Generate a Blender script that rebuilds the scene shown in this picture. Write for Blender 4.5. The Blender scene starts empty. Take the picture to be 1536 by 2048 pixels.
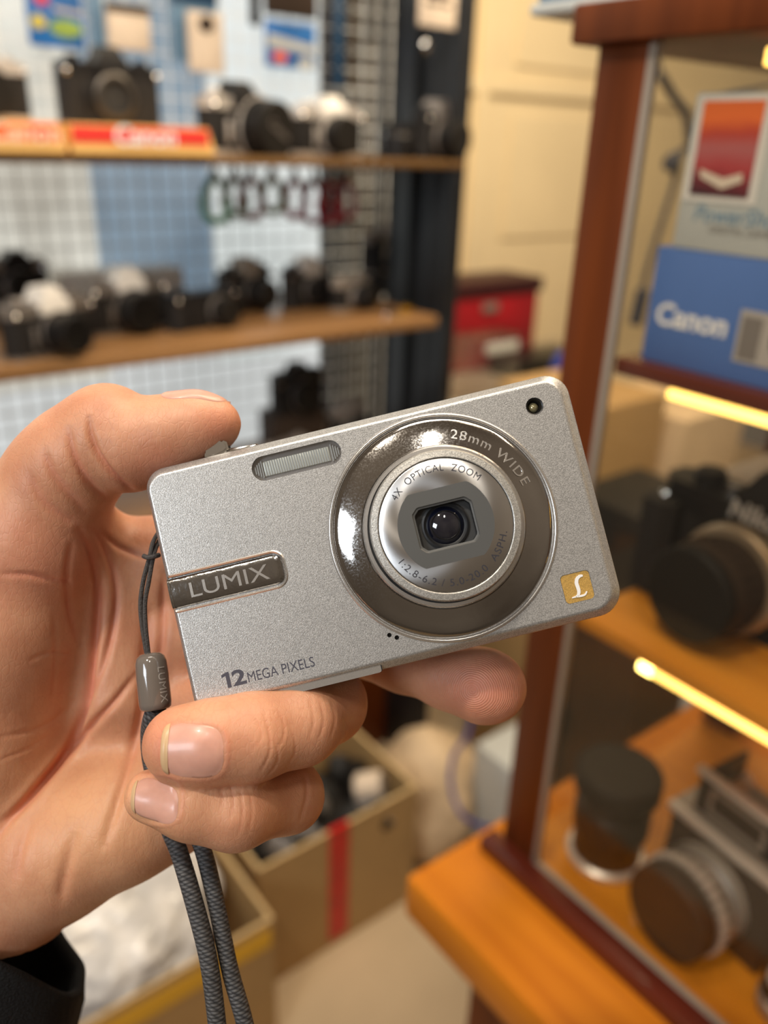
import bpy, bmesh, math, random
import numpy as np
from mathutils import Vector, Matrix
from mathutils.bvhtree import BVHTree
random.seed(7)
S = bpy.context.scene
COL = S.collection
# ---------------------------------------------------------------- camera
F = 1650.0                                   # focal length in pixels of the 1536x2048 frame
UP = Vector((130, 3666, 1650)).normalized()  # world up in camera axes (24 degrees of pitch, 2 of roll)
_fw = Vector((0, 0, -1)); _fh = (_fw - UP*_fw.dot(UP)).normalized(); _rt = _fh.cross(UP)
_az = math.radians(52)
_X = _fh*math.cos(_az) + _rt*math.sin(_az); _Y = UP.cross(_X)
R = Matrix((_X, _Y, UP))                     # camera axes -> room axes (X along the shelves, Y away)
EYE = Vector((0, 0, 1.45))
CM = Matrix.Translation(EYE) @ R.to_4x4()
cam = bpy.data.cameras.new('camera'); camo = bpy.data.objects.new('camera', cam); COL.objects.link(camo)
camo.matrix_world = CM
cam.sensor_fit = 'VERTICAL'; cam.sensor_height = 36; cam.lens = F/2048*36; cam.clip_start = 0.01
cam.dof.use_dof = True; cam.dof.focus_distance = 0.179; cam.dof.aperture_fstop = cam.lens/3.7
S.camera = camo
S.cycles.use_denoising = True
S.cycles.max_bounces = 8; S.cycles.transparent_max_bounces = 12
S.cycles.caustics_reflective = False; S.cycles.caustics_refractive = False
S.cycles.sample_clamp_indirect = 6
# ---------------------------------------------------------------- light
S.view_settings.view_transform = 'Standard'; S.view_settings.look = 'None'
S.view_settings.gamma = 1; S.view_settings.use_curve_mapping = False
S.view_settings.exposure = 0.0
w = bpy.data.worlds.new('shop'); S.world = w; w.use_nodes = True
wn = w.node_tree; bg = wn.nodes['Background']
wtc = wn.nodes.new('ShaderNodeTexCoord'); wno = wn.nodes.new('ShaderNodeTexNoise'); wno.inputs['Scale'].default_value = 1.3
wcr = wn.nodes.new('ShaderNodeValToRGB'); wcr.color_ramp.elements[0].position = .30; wcr.color_ramp.elements[0].color = (.16, .12, .085, 1)
wcr.color_ramp.elements[1].position = .70; wcr.color_ramp.elements[1].color = (.34, .27, .20, 1)
wn.links.new(wtc.outputs['Generated'], wno.inputs['Vector']); wn.links.new(wno.outputs[0], wcr.inputs[0]); wsx = wn.nodes.new('ShaderNodeSeparateXYZ'); wmr = wn.nodes.new('ShaderNodeMapRange'); wmr.inputs[1].default_value = -.7; wmr.inputs[2].default_value = .6; wmr.inputs[3].default_value = .38; wmr.inputs[4].default_value = 1.25; wvm = wn.nodes.new('ShaderNodeVectorMath'); wvm.operation = 'SCALE'; wn.links.new(wtc.outputs['Generated'], wsx.inputs[0]); wn.links.new(wsx.outputs['Z'], wmr.inputs[0]); wn.links.new(wcr.outputs[0], wvm.inputs[0]); wn.links.new(wmr.outputs[0], wvm.inputs['Scale']); wn.links.new(wvm.outputs[0], bg.inputs[0])
bg.inputs[1].default_value = 0.80
def area(name, loc, tgt, size, power, col, sy=None, spread=None):
    l = bpy.data.lights.new(name, 'AREA'); l.energy = power; l.color = col; l.size = size
    if sy: l.shape = 'RECTANGLE'; l.size_y = sy
    if spread: l.spread = spread
    o = bpy.data.objects.new(name, l); COL.objects.link(o)
    d = (Vector(tgt) - Vector(loc)).normalized(); o.location = loc
    o.rotation_euler = d.to_track_quat('-Z', 'Y').to_euler(); o['kind'] = 'helper'
    return o
def camdir(x, y, z, d):  # a room point at distance d in a direction given in the photographer's axes
    return EYE + R @ (Vector((x, y, z)).normalized()*d)
HANDP = EYE + R @ Vector((0, 0, -.18))
area('ceiling_spot', camdir(-.42, .85, .62, 1.4), HANDP, .08, 13, (1, .90, .76))
area('ceiling_lamp', camdir(-.005, .665, .75, 1.5), HANDP, .075, 4.0, (1, .93, .82), .20)
area('ceiling_tube', camdir(.55, 1.0, -.05, 1.5), HANDP, .9, 6, (1, .80, .58), .10)
area('shop_window', camdir(-.66, .06, .75, 1.8), HANDP, .62, 16, (.84, .92, 1.0), .50)
area('ceiling_panel', (1.6, 0.9, 2.7), (1.9, 2.2, 1.2), .9, 46, (1, .82, .58), .9)
area('ceiling_panel_low', (.7, .3, 2.5), (.75, 1.0, .2), .7, 9, (1, .80, .56), .7)
area('ceiling_panel_left', (.2, .4, 2.3), (.6, 1.5, 1.3), .5, 9, (1, .90, .78), .5)
# ---------------------------------------------------------------- pixel rays onto real planes
def ray(u, v): return R @ Vector(((u-768)/F, -(v-1024)/F, -1.0))
def P(u, v, d): return EYE + ray(u, v)*d
def onx(u, v, x): r = ray(u, v); return EYE + r*(x/r.x)
def ony(u, v, y): r = ray(u, v); return EYE + r*(y/r.y)
def onz(u, v, z): r = ray(u, v); return EYE + r*((z-1.45)/r.z)
# ---------------------------------------------------------------- materials
def mat(name, col, rough=.5, metal=0.0, var=0.0, vscale=40, bump=0.0, bscale=200, emit=None, estr=0, trans=0, alpha=1, sss=0, spec=None, coat=0, aniso=None, col2=None):
    m = bpy.data.materials.new(name); m.use_nodes = True
    nt = m.node_tree; b = nt.nodes['Principled BSDF']
    b.inputs['Base Color'].default_value = (*col, 1); b.inputs['Roughness'].default_value = rough; b.inputs['Metallic'].default_value = metal
    if spec is not None: b.inputs['Specular IOR Level'].default_value = spec
    if coat: b.inputs['Coat Weight'].default_value = coat; b.inputs['Coat Roughness'].default_value = .08
    if trans: b.inputs['Transmission Weight'].default_value = trans
    if alpha < 1: b.inputs['Alpha'].default_value = alpha
    if sss: b.inputs['Subsurface Weight'].default_value = sss; b.inputs['Subsurface Radius'].default_value = (1, .35, .18); b.inputs['Subsurface Scale'].default_value = .003
    if emit: b.inputs['Emission Color'].default_value = (*emit, 1); b.inputs['Emission Strength'].default_value = estr
    tc = nt.nodes.new('ShaderNodeTexCoord')
    if var or col2:
        n = nt.nodes.new('ShaderNodeTexNoise'); n.inputs['Scale'].default_value = vscale; n.inputs['Detail'].default_value = 5
        nt.links.new(tc.outputs['Object'], n.inputs['Vector'])
        cr = nt.nodes.new('ShaderNodeValToRGB'); cr.color_ramp.elements[0].position = .3; cr.color_ramp.elements[1].position = .7
        c2 = col2 or tuple(min(1, c*(1+var)) for c in col)
        c1 = col if col2 else tuple(c*(1-var) for c in col)
        cr.color_ramp.elements[0].color = (*c1, 1); cr.color_ramp.elements[1].color = (*c2, 1)
        nt.links.new(n.outputs[0], cr.inputs[0]); nt.links.new(cr.outputs[0], b.inputs['Base Color'])
    if bump:
        n2 = nt.nodes.new('ShaderNodeTexNoise'); n2.inputs['Scale'].default_value = bscale; n2.inputs['Detail'].default_value = 4
        bp = nt.nodes.new('ShaderNodeBump'); bp.inputs['Strength'].default_value = bump; bp.inputs['Distance'].default_value = .001
        nt.links.new(tc.outputs['Object'], n2.inputs['Vector']); nt.links.new(n2.outputs[0], bp.inputs['Height']); nt.links.new(bp.outputs[0], b.inputs['Normal'])
    return m
def wood(name, c1, c2, rough=.35, scale=(3, 60, 60), coat=.3):
    m = mat(name, c1, rough, coat=coat, spec=.22); nt = m.node_tree; b = nt.nodes['Principled BSDF']
    tc = nt.nodes.new('ShaderNodeTexCoord'); mp = nt.nodes.new('ShaderNodeMapping'); mp.inputs['Scale'].default_value = scale
    n = nt.nodes.new('ShaderNodeTexNoise'); n.inputs['Scale'].default_value = 1; n.inputs['Detail'].default_value = 6; n.inputs['Distortion'].default_value = .6
    cr = nt.nodes.new('ShaderNodeValToRGB'); cr.color_ramp.elements[0].position = .3; cr.color_ramp.elements[1].position = .7
    cr.color_ramp.elements[0].color = (*c1, 1); cr.color_ramp.elements[1].color = (*c2, 1)
    nt.links.new(tc.outputs['Object'], mp.inputs[0]); nt.links.new(mp.outputs[0], n.inputs['Vector']); nt.links.new(n.outputs[0], cr.inputs[0]); nt.links.new(cr.outputs[0], b.inputs['Base Color'])
    return m
M = {}
M['case_wood'] = wood('case_wood', (.088, .019, .0035), (.15, .034, .006), .42, (60, 60, 4), coat=0)
M['ledge_wood'] = wood('ledge_wood', (.48, .135, .003), (.62, .20, .008), .42, (50, 4, 50), coat=.1)
M['shelf_orange'] = wood('shelf_orange', (.55, .19, .012), (.72, .28, .025), .42, (50, 4, 50), coat=.1)
M['dark_moulding'] = wood('dark_moulding', (.07, .012, .006), (.13, .024, .012), .25, (40, 4, 40))
M['shelf_board'] = wood('shelf_board', (.17, .085, .032), (.32, .17, .07), .45, (4, 60, 60))
M['shelf_board_dark'] = wood('shelf_board_dark', (.11, .055, .018), (.20, .11, .04), .45, (4, 60, 60))
M['black_post'] = mat('black_post', (.009, .010, .012), .45, var=.3)
M['black_metal'] = mat('black_metal', (.012, .013, .014), .35, .3)
M['cream'] = mat('cream_paint', (.80, .66, .42), .55, var=.05, vscale=3)
M['cream_dark'] = mat('cream_groove', (.44, .33, .18), .6)
M['wire'] = mat('white_wire', (.85, .88, .88), .4)
M['black_leather'] = mat('black_leather', (.016, .014, .013), .6, spec=.25, bump=.5, bscale=900)
M['black_paint'] = mat('black_paint', (.012, .011, .011), .38, spec=.35)
M['black_plastic'] = mat('black_plastic', (.012, .010, .008), .6, spec=.18)
M['brown_black'] = mat('brown_black_leather', (.040, .026, .018), .6, spec=.2, bump=.3, bscale=700)
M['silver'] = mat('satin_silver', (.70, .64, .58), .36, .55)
M['darker_silver'] = mat('darker_silver', (.24, .21, .185), .42, .6)
M['silver_dull'] = mat('dull_silver', (.36, .32, .29), .45, .7)
M['chrome'] = mat('polished_chrome', (.75, .74, .72), .12, 1)
M['white_prism'] = mat('bright_prism_metal', (.84, .80, .74), .42, .2)
M['grey_prism'] = mat('grey_prism_metal', (.36, .31, .26), .45, .4)
M['glass_dark'] = mat('dark_lens_glass', (.006, .006, .012), .05, coat=.6)
M['rubber'] = mat('ribbed_rubber', (.016, .015, .014), .65)
M['white_text'] = mat('white_lettering', (.82, .80, .78), .5)
M['gold'] = mat('gold_metal', (.9, .62, .10), .25, 1)
M['label_red'] = mat('red_label_print', (.70, .035, .025), .5)
M['label_orange'] = mat('orange_label_print', (.90, .16, .05), .5)
M['label_yellow'] = mat('yellow_label_print', (.85, .50, .16), .5)
M['label_pale'] = mat('pale_label_print', (.92, .62, .42), .5)
M['blue_pack'] = mat('blue_packaging', (.015, .13, .40), .4, var=.3, vscale=20)
M['navy'] = mat('navy_packaging', (.005, .035, .085), .4)
M['greyblue_pack'] = mat('grey_blue_card', (.12, .22, .33), .5, var=.12, vscale=15)
M['tan_cloth'] = mat('tan_cloth', (.66, .54, .42), .8, var=.15, vscale=12)
M['green_print'] = mat('green_print', (.25, .36, .06), .5, var=.4, vscale=40)
M['yellow_print'] = mat('yellow_print', (.55, .45, .06), .5)
M['red_print'] = mat('red_print', (.62, .03, .05), .5)
M['cardboard'] = mat('cardboard', (.40, .245, .095), .8, var=.06, vscale=8)
M['cardboard_edge'] = mat('cardboard_edge', (.52, .36, .17), .85)
M['red_tape'] = mat('red_tape', (.50, .012, .008), .35, var=.25, vscale=30)
M['yellow_tape'] = mat('yellow_tape', (.70, .38, .015), .35)
M['floor'] = mat('beige_floor', (.46, .345, .215), .5, var=.07, vscale=5)
M['paper_bag'] = mat('beige_paper', (.58, .43, .27), .7, var=.06, vscale=6, bump=.4, bscale=20)
M['carton_white'] = mat('pale_grey_carton', (.52, .53, .50), .45, var=.03)
M['carton_blue'] = mat('blue_carton', (.080, .17, .44), .42, var=.10, vscale=9)
M['led'] = mat('led_strip', (1, .8, .3), .5, emit=(1.0, .60, .13), estr=3.4)
M['led_hot'] = mat('led_dot', (1, .9, .5), .5, emit=(1.0, .72, .2), estr=12)
M['red_case'] = mat('red_case_lining', (.30, .004, .010), .45, var=.3, vscale=6)
M['dark_red'] = mat('dark_red_edge', (.035, .002, .004), .5)
M['blue_cloth'] = mat('blue_cloth', (.02, .05, .32), .6)
M['table_top'] = mat('beige_table', (.50, .43, .32), .5)
M['curtain'] = mat('brown_curtain', (.13, .105, .075), .85, var=.25, vscale=25)
M['strap_rubber'] = mat('strap_rubber', (.02, .02, .03), .6)
M['grey_plastic'] = mat('glossy_taupe_plastic', (.16, .135, .115), .12, coat=.5)
M['gold_paint'] = mat('gold_badge', (.56, .34, .09), .45, .35, var=.25, vscale=3500)
M['print_black'] = mat('black_print', (.02, .02, .03), .5)
M['print_grey'] = mat('dark_grey_print', (.05, .05, .07), .5)
def glassmat(name, tint=(1, 1, 1), a=.08, rough=.02):
    m = bpy.data.materials.new(name); m.use_nodes = True; nt = m.node_tree; nt.nodes.clear()
    o = nt.nodes.new('ShaderNodeOutputMaterial'); t = nt.nodes.new('ShaderNodeBsdfTransparent'); g = nt.nodes.new('ShaderNodeBsdfGlossy'); mx = nt.nodes.new('ShaderNodeMixShader')
    t.inputs[0].default_value = (*tint, 1); g.inputs['Roughness'].default_value = rough; mx.inputs[0].default_value = a
    nt.links.new(t.outputs[0], mx.inputs[1]); nt.links.new(g.outputs[0], mx.inputs[2]); nt.links.new(mx.outputs[0], o.inputs[0]); return m
M['seal'] = mat('clear_seal', (.30, .25, .20), .3)
M['glass'] = glassmat('case_glass', (.97, .96, .93), .045)
M['clear_plastic'] = glassmat('clear_plastic', (.78, .76, .76), .14, .2)
def panemat(name, c1, c2, st, scale=3):
    m = mat(name, c1, .3, emit=c1, estr=st); nt = m.node_tree; b = nt.nodes['Principled BSDF']
    b.inputs['Base Color'].default_value = (.05, .05, .05, 1)
    tc = nt.nodes.new('ShaderNodeTexCoord'); n = nt.nodes.new('ShaderNodeTexNoise'); n.inputs['Scale'].default_value = scale
    cr = nt.nodes.new('ShaderNodeValToRGB'); cr.color_ramp.elements[0].color = (*c1, 1); cr.color_ramp.elements[1].color = (*c2, 1)
    cr.color_ramp.elements[0].position = .35; cr.color_ramp.elements[1].position = .65
    nt.links.new(tc.outputs['Object'], n.inputs['Vector']); nt.links.new(n.outputs[0], cr.inputs[0]); nt.links.new(cr.outputs[0], b.inputs['Emission Color'])
    return m
M['pane_bright'] = panemat('daylit_frosted_pane', (.62, .66, .64), (.86, .90, .88), 1.02)
M['pane_warm'] = panemat('warm_frosted_pane', (.50, .47, .40), (.86, .84, .74), .95, 4)
M['pane_blue'] = panemat('blue_grey_frosted_pane', (.15, .21, .27), (.27, .35, .42), 1.0)
M['pane_low'] = panemat('lower_frosted_pane', (.56, .58, .57), (.72, .74, .73), 1.0)
# ---------------------------------------------------------------- mesh builder
class MB:
    def __init__(s): s.v = []; s.f = []; s.T = Matrix.Identity(4)
    def add(s, vs, fs):
        n = len(s.v); s.v += [tuple(s.T @ Vector(p)) for p in vs]; s.f += [tuple(i+n for i in f) for f in fs]; return s
    def box(s, lo, hi, bev=0.0):
        x0, y0, z0 = lo; x1, y1, z1 = hi
        if bev <= 0:
            return s.add([(x0,y0,z0),(x1,y0,z0),(x1,y1,z0),(x0,y1,z0),(x0,y0,z1),(x1,y0,z1),(x1,y1,z1),(x0,y1,z1)],
                         [(3,2,1,0),(4,5,6,7),(0,1,5,4),(1,2,6,5),(2,3,7,6),(3,0,4,7)])
        bm = bmesh.new(); bmesh.ops.create_cube(bm, size=1)
        for v in bm.verts: v.co = Vector(((x0+x1)/2+v.co.x*(x1-x0), (y0+y1)/2+v.co.y*(y1-y0), (z0+z1)/2+v.co.z*(z1-z0)))
        bmesh.ops.bevel(bm, geom=bm.edges[:], offset=bev, segments=2, affect='EDGES', profile=.5)
        bm.verts.index_update(); s.add([v.co[:] for v in bm.verts], [[v.index for v in f.verts] for f in bm.faces]); bm.free(); return s
    def lathe(s, prof, seg=40, c=(0,0,0), axis='Z', cap0=True, cap1=True):   # prof: list of (r, h)
        vs = []; fs = []
        for r, h in prof:
            for k in range(seg):
                a = 2*math.pi*k/seg; x = r*math.cos(a); y = r*math.sin(a)
                p = (x, y, h) if axis == 'Z' else ((x, -h, y) if axis == '-Y' else (h, x, y) if axis == 'X' else (-h, -x, y))
                vs.append((p[0]+c[0], p[1]+c[1], p[2]+c[2]))
        for i in range(len(prof)-1):
            for k in range(seg):
                a = i*seg+k; b = i*seg+(k+1) % seg; fs.append((a, b, b+seg, a+seg))
        if cap0: fs.append(tuple(reversed(range(seg))))
        if cap1: fs.append(tuple(range((len(prof)-1)*seg, len(prof)*seg)))
        return s.add(vs, fs)
    def prism(s, pts, z0, z1, axis='Z', bev=0):   # pts ccw in the plane; Y: pts are (x,z)
        n = len(pts); m = (lambda p, h: (p[0], p[1], h)) if axis == 'Z' else (lambda p, h: (p[0], h, p[1])) if axis == 'Y' else (lambda p, h: (h, p[0], p[1]))
        vs = [m(p, z0) for p in pts]+[m(p, z1) for p in pts]
        return s.add(vs, [tuple(reversed(range(n))), tuple(range(n, 2*n))]+[(k, (k+1) % n, n+(k+1) % n, n+k) for k in range(n)])
    def tube(s, pts, r, seg=8, closed=False):
        pts = [Vector(p) for p in pts]; n = len(pts); rs = r if isinstance(r, (list, tuple)) else [r]*n
        vs = []; fs = []; up = None
        for i, p in enumerate(pts):
            t = (pts[(i+1) % n if closed else min(i+1, n-1)] - pts[(i-1) % n if closed else max(i-1, 0)]).normalized()
            if up is None: up = Vector((0,0,1)) if abs(t.z) < .9 else Vector((1,0,0))
            a = (up - t*up.dot(t)).normalized(); b = t.cross(a); up = a
            for k in range(seg):
                q = 2*math.pi*k/seg; vs.append(tuple(p + (a*math.cos(q)+b*math.sin(q))*rs[i]))
        for i in range(n if closed else n-1):
            for k in range(seg):
                a = i*seg+k; b = i*seg+(k+1) % seg; j = ((i+1) % n)*seg; fs.append((a, b, j+(k+1) % seg, j+k))
        if not closed: fs += [tuple(reversed(range(seg))), tuple(range((n-1)*seg, n*seg))]
        return s.add(vs, fs)
    def build(s, name, m, parent=None, smooth=True, ang=35, mw=None):
        me = bpy.data.meshes.new(name); me.from_pydata(s.v, [], s.f); me.validate(); me.update()
        bm = bmesh.new(); bm.from_mesh(me); bmesh.ops.recalc_face_normals(bm, faces=bm.faces[:]); bm.to_mesh(me); bm.free()
        me.materials.append(M[m] if isinstance(m, str) else m)
        if smooth:
            me.polygons.foreach_set('use_smooth', [True]*len(me.polygons)); me.set_sharp_from_angle(angle=math.radians(ang))
        o = bpy.data.objects.new(name, me); COL.objects.link(o)
        if parent: o.parent = parent
        if mw is not None: o.matrix_world = mw
        return o
def spline(pts, n=8):
    pts = [Vector(p) for p in pts]; out = []
    for i in range(len(pts)-1):
        p0 = pts[max(i-1, 0)]; p1 = pts[i]; p2 = pts[i+1]; p3 = pts[min(i+2, len(pts)-1)]
        for k in range(n):
            t = k/n; out.append(.5*((2*p1)+(p2-p0)*t+(2*p0-5*p1+4*p2-p3)*t*t+(3*p1-p0-3*p2+p3)*t**3))
    return out+[pts[-1]]
def tag(o, label, cat, group=None, kind=None):
    o['label'] = label; o['category'] = cat
    if group: o['group'] = group
    if kind: o['kind'] = kind
    return o
def empty(name, label, cat, loc=(0,0,0), rz=0, group=None):
    o = bpy.data.objects.new(name, None); COL.objects.link(o); o.location = loc; o.rotation_euler = (0, 0, rz); o.empty_display_size = .01
    return tag(o, label, cat, group)
def struct(o): o['kind'] = 'structure'; return o
def textmesh(s, size, ext=0.0, shear=0, bold=0, space=1, sub=0):
    c = bpy.data.curves.new('t', 'FONT'); c.body = s; c.size = size; c.extrude = ext; c.shear = shear; c.offset = bold; c.space_character = space; c.resolution_u = 5
    c.align_x = 'CENTER'; c.align_y = 'CENTER'
    o = bpy.data.objects.new('t', c); COL.objects.link(o); bpy.context.view_layer.update()
    me = bpy.data.meshes.new_from_object(o.evaluated_get(bpy.context.evaluated_depsgraph_get()))
    bm = bmesh.new(); bm.from_mesh(me); bmesh.ops.triangulate(bm, faces=bm.faces[:]); (bmesh.ops.subdivide_edges(bm, edges=bm.edges[:], cuts=sub, use_grid_fill=True) if sub else None); bm.to_mesh(me); bm.free()
    vs = [v.co.copy() for v in me.vertices]; fs = [tuple(p.vertices) for p in me.polygons]
    bpy.data.objects.remove(o); bpy.data.curves.remove(c); bpy.data.meshes.remove(me)
    return vs, fs
def text(name, s, size, m, parent, T, ext=.00005, fit=None, **k):
    vs, fs = textmesh(s, size, ext, **k)
    if fit:
        xa, xb = min(v.x for v in vs), max(v.x for v in vs); ya, yb = min(v.y for v in vs), max(v.y for v in vs)
        vs = [Vector(((v.x-(xa+xb)/2)*fit[0]/(xb-xa), (v.y-(ya+yb)/2)*fit[1]/(yb-ya), v.z)) for v in vs]
    b = MB(); b.T = T; b.add(vs, fs); o = b.build(name, m, parent, smooth=False); return o
# =============================================================== THE ROOM
struct(MB().box((-1.5, -1.5, -.05), (4.2, 2.6, 0)).build('floor', 'floor', smooth=False))
wb = struct(MB().box((-1.5, 2.3, 0), (4.2, 2.4, 2.9)).build('wall_back', 'cream', smooth=False))
zg = 1.632
for k, (a, b, mm) in enumerate((((1.2, 2.285, zg-.022), (4.2, 2.30, zg+.022), 'cream'), ((1.2, 2.288, zg-.030), (4.2, 2.30, zg-.022), 'cream_dark'),
        ((2.12, 2.280, 0), (2.17, 2.30, 2.9), 'cream'), ((2.17, 2.291, 0), (2.176, 2.30, 2.9), 'cream_dark'))):
    struct(MB().box(a, b, .002 if mm == 'cream' else 0).build('trim_%d' % (k+1), mm, smooth=False))
# recessed door field on the cream panelling
struct(MB().box((2.30, 2.29, 1.13), (2.86, 2.30, 1.55), .004).build('trim_5', 'cream', smooth=False))
struct(MB().box((2.30, 2.29, 1.70), (2.86, 2.30, 2.3), .004).build('trim_6', 'cream', smooth=False))
# the frosted window behind the shelving: four lights with one frame
ZT, ZM = 1.422, 1.146                    # tops of the two display boards
YF, YG, YW = 1.21, 1.60, 1.68            # shelf front, wire grid, window
def wx(u, v=400, y=YW): return ony(u, v, y).x
x0, x1, x2, x3 = -.6, wx(185), wx(420), wx(640)
zl = 0.98
for nm, a, b, z0, z1, m in (('window_1', x0, x1, zl, 2.4, 'pane_warm'), ('window_2', x1, x2, 1.12, 2.4, 'pane_blue'), ('window_3', x2, x3, zl, 2.4, 'pane_bright'), ('window_4', x1, x2, .3, 1.12, 'pane_low')):
    struct(MB().box((a, YW, z0), (b, YW+.01, z1)).build(nm, m, smooth=False))
struct(MB().box((x0, YW, .3), (x1, YW+.01, zl)).build('window_5', 'pane_low', smooth=False))
struct(MB().box((x2, YW, .3), (x3, YW+.01, zl)).build('window_6', 'pane_low', smooth=False))
struct(MB().box((x3, YW-.02, 0), (wx(682), YW+.03, 2.6)).build('window_frame', 'black_post', smooth=False))
struct(MB().box((x0, YW-.01, .2), (x3, YW+.03, .30)).build('window_sill', 'shelf_board', smooth=False))
# brown curtain right of the window
cu = MB(); xs = np.linspace(wx(682), wx(800), 60)
pts = [(x, YW-.005+.012*math.sin(i*1.1)) for i, x in enumerate(xs)]
cu.prism([*pts, *[(p[0], p[1]+.006) for p in reversed(pts)]], .25, 2.5)
tag(cu.build('curtain', 'curtain'), 'brown folded curtain hanging behind the wire grid, beside the black post', 'curtain')
# wire grid
g = MB(); gx0, gx1, gz0, gz1 = x0, wx(800, y=YG), .45, 2.3
for x in np.arange(gx0, gx1, .0365): g.box((x-.0012, YG-.0012, gz0), (x+.0012, YG+.0012, gz1))
for z in np.arange(gz0, gz1, .0365): g.box((gx0, YG-.0036, z-.0012), (gx1, YG-.0012, z+.0012))
tag(g.build('wire_grid_panel', 'wire', smooth=False), 'tall white wire grid panel standing in front of the frosted window', 'grid panel')
# shelving unit
su = empty('shelving_unit', 'dark shelving unit with brown boards and black post, full of film cameras', 'shelf', (x0, YF, 0))
def part(mb, name, m, parent, **k):
    o = mb.build(name, m, parent, **k); o.matrix_parent_inverse = parent.matrix_basis.inverted(); return o
xe = ony(925, 318, YF).x; xp0 = ony(797, 400, YF+.04).x; xp1 = ony(937, 200, YF+.02).x
part(MB().box((x0, YF, ZT-.014), (xe+.01, YG-.02, ZT), .003), 'shelf_board', 'shelf_board_dark', su)
part(MB().box((x0, YF, ZM-.022), (xe-.035, YG-.02, ZM), .003), 'shelf_board', 'shelf_board', su)
part(MB().box((x0, YF+.06, .80), (xp1, YG-.02, .82), .003), 'shelf_board', 'shelf_board', su)
xp1m = xp1-.012
yb_ = onx(790, 400, xp1m).y
part(MB().box((xp1m-.018, YF+.004, 0), (xp1m, yb_, 2.4), .003), 'side_panel', 'black_post', su)
part(MB().box((xp1m-.026, YF+.002, .3), (xp1m+.002, YF+.026, 2.4), .003), 'post', 'black_post', su)
part(MB().box((xp1m-.030, YF+.12, .3), (xp1m-.018, YF+.135, 2.3), .002), 'rail', 'black_metal', su)
part(MB().box((xp1m-.030, YF+.22, .3), (xp1m-.018, YF+.235, 2.3), .002), 'rail', 'black_metal', su)
part(MB().box((x0-.02, YF+.02, 0), (x0+.02, YG, 2.4)), 'side_panel', 'black_post', su)
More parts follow.
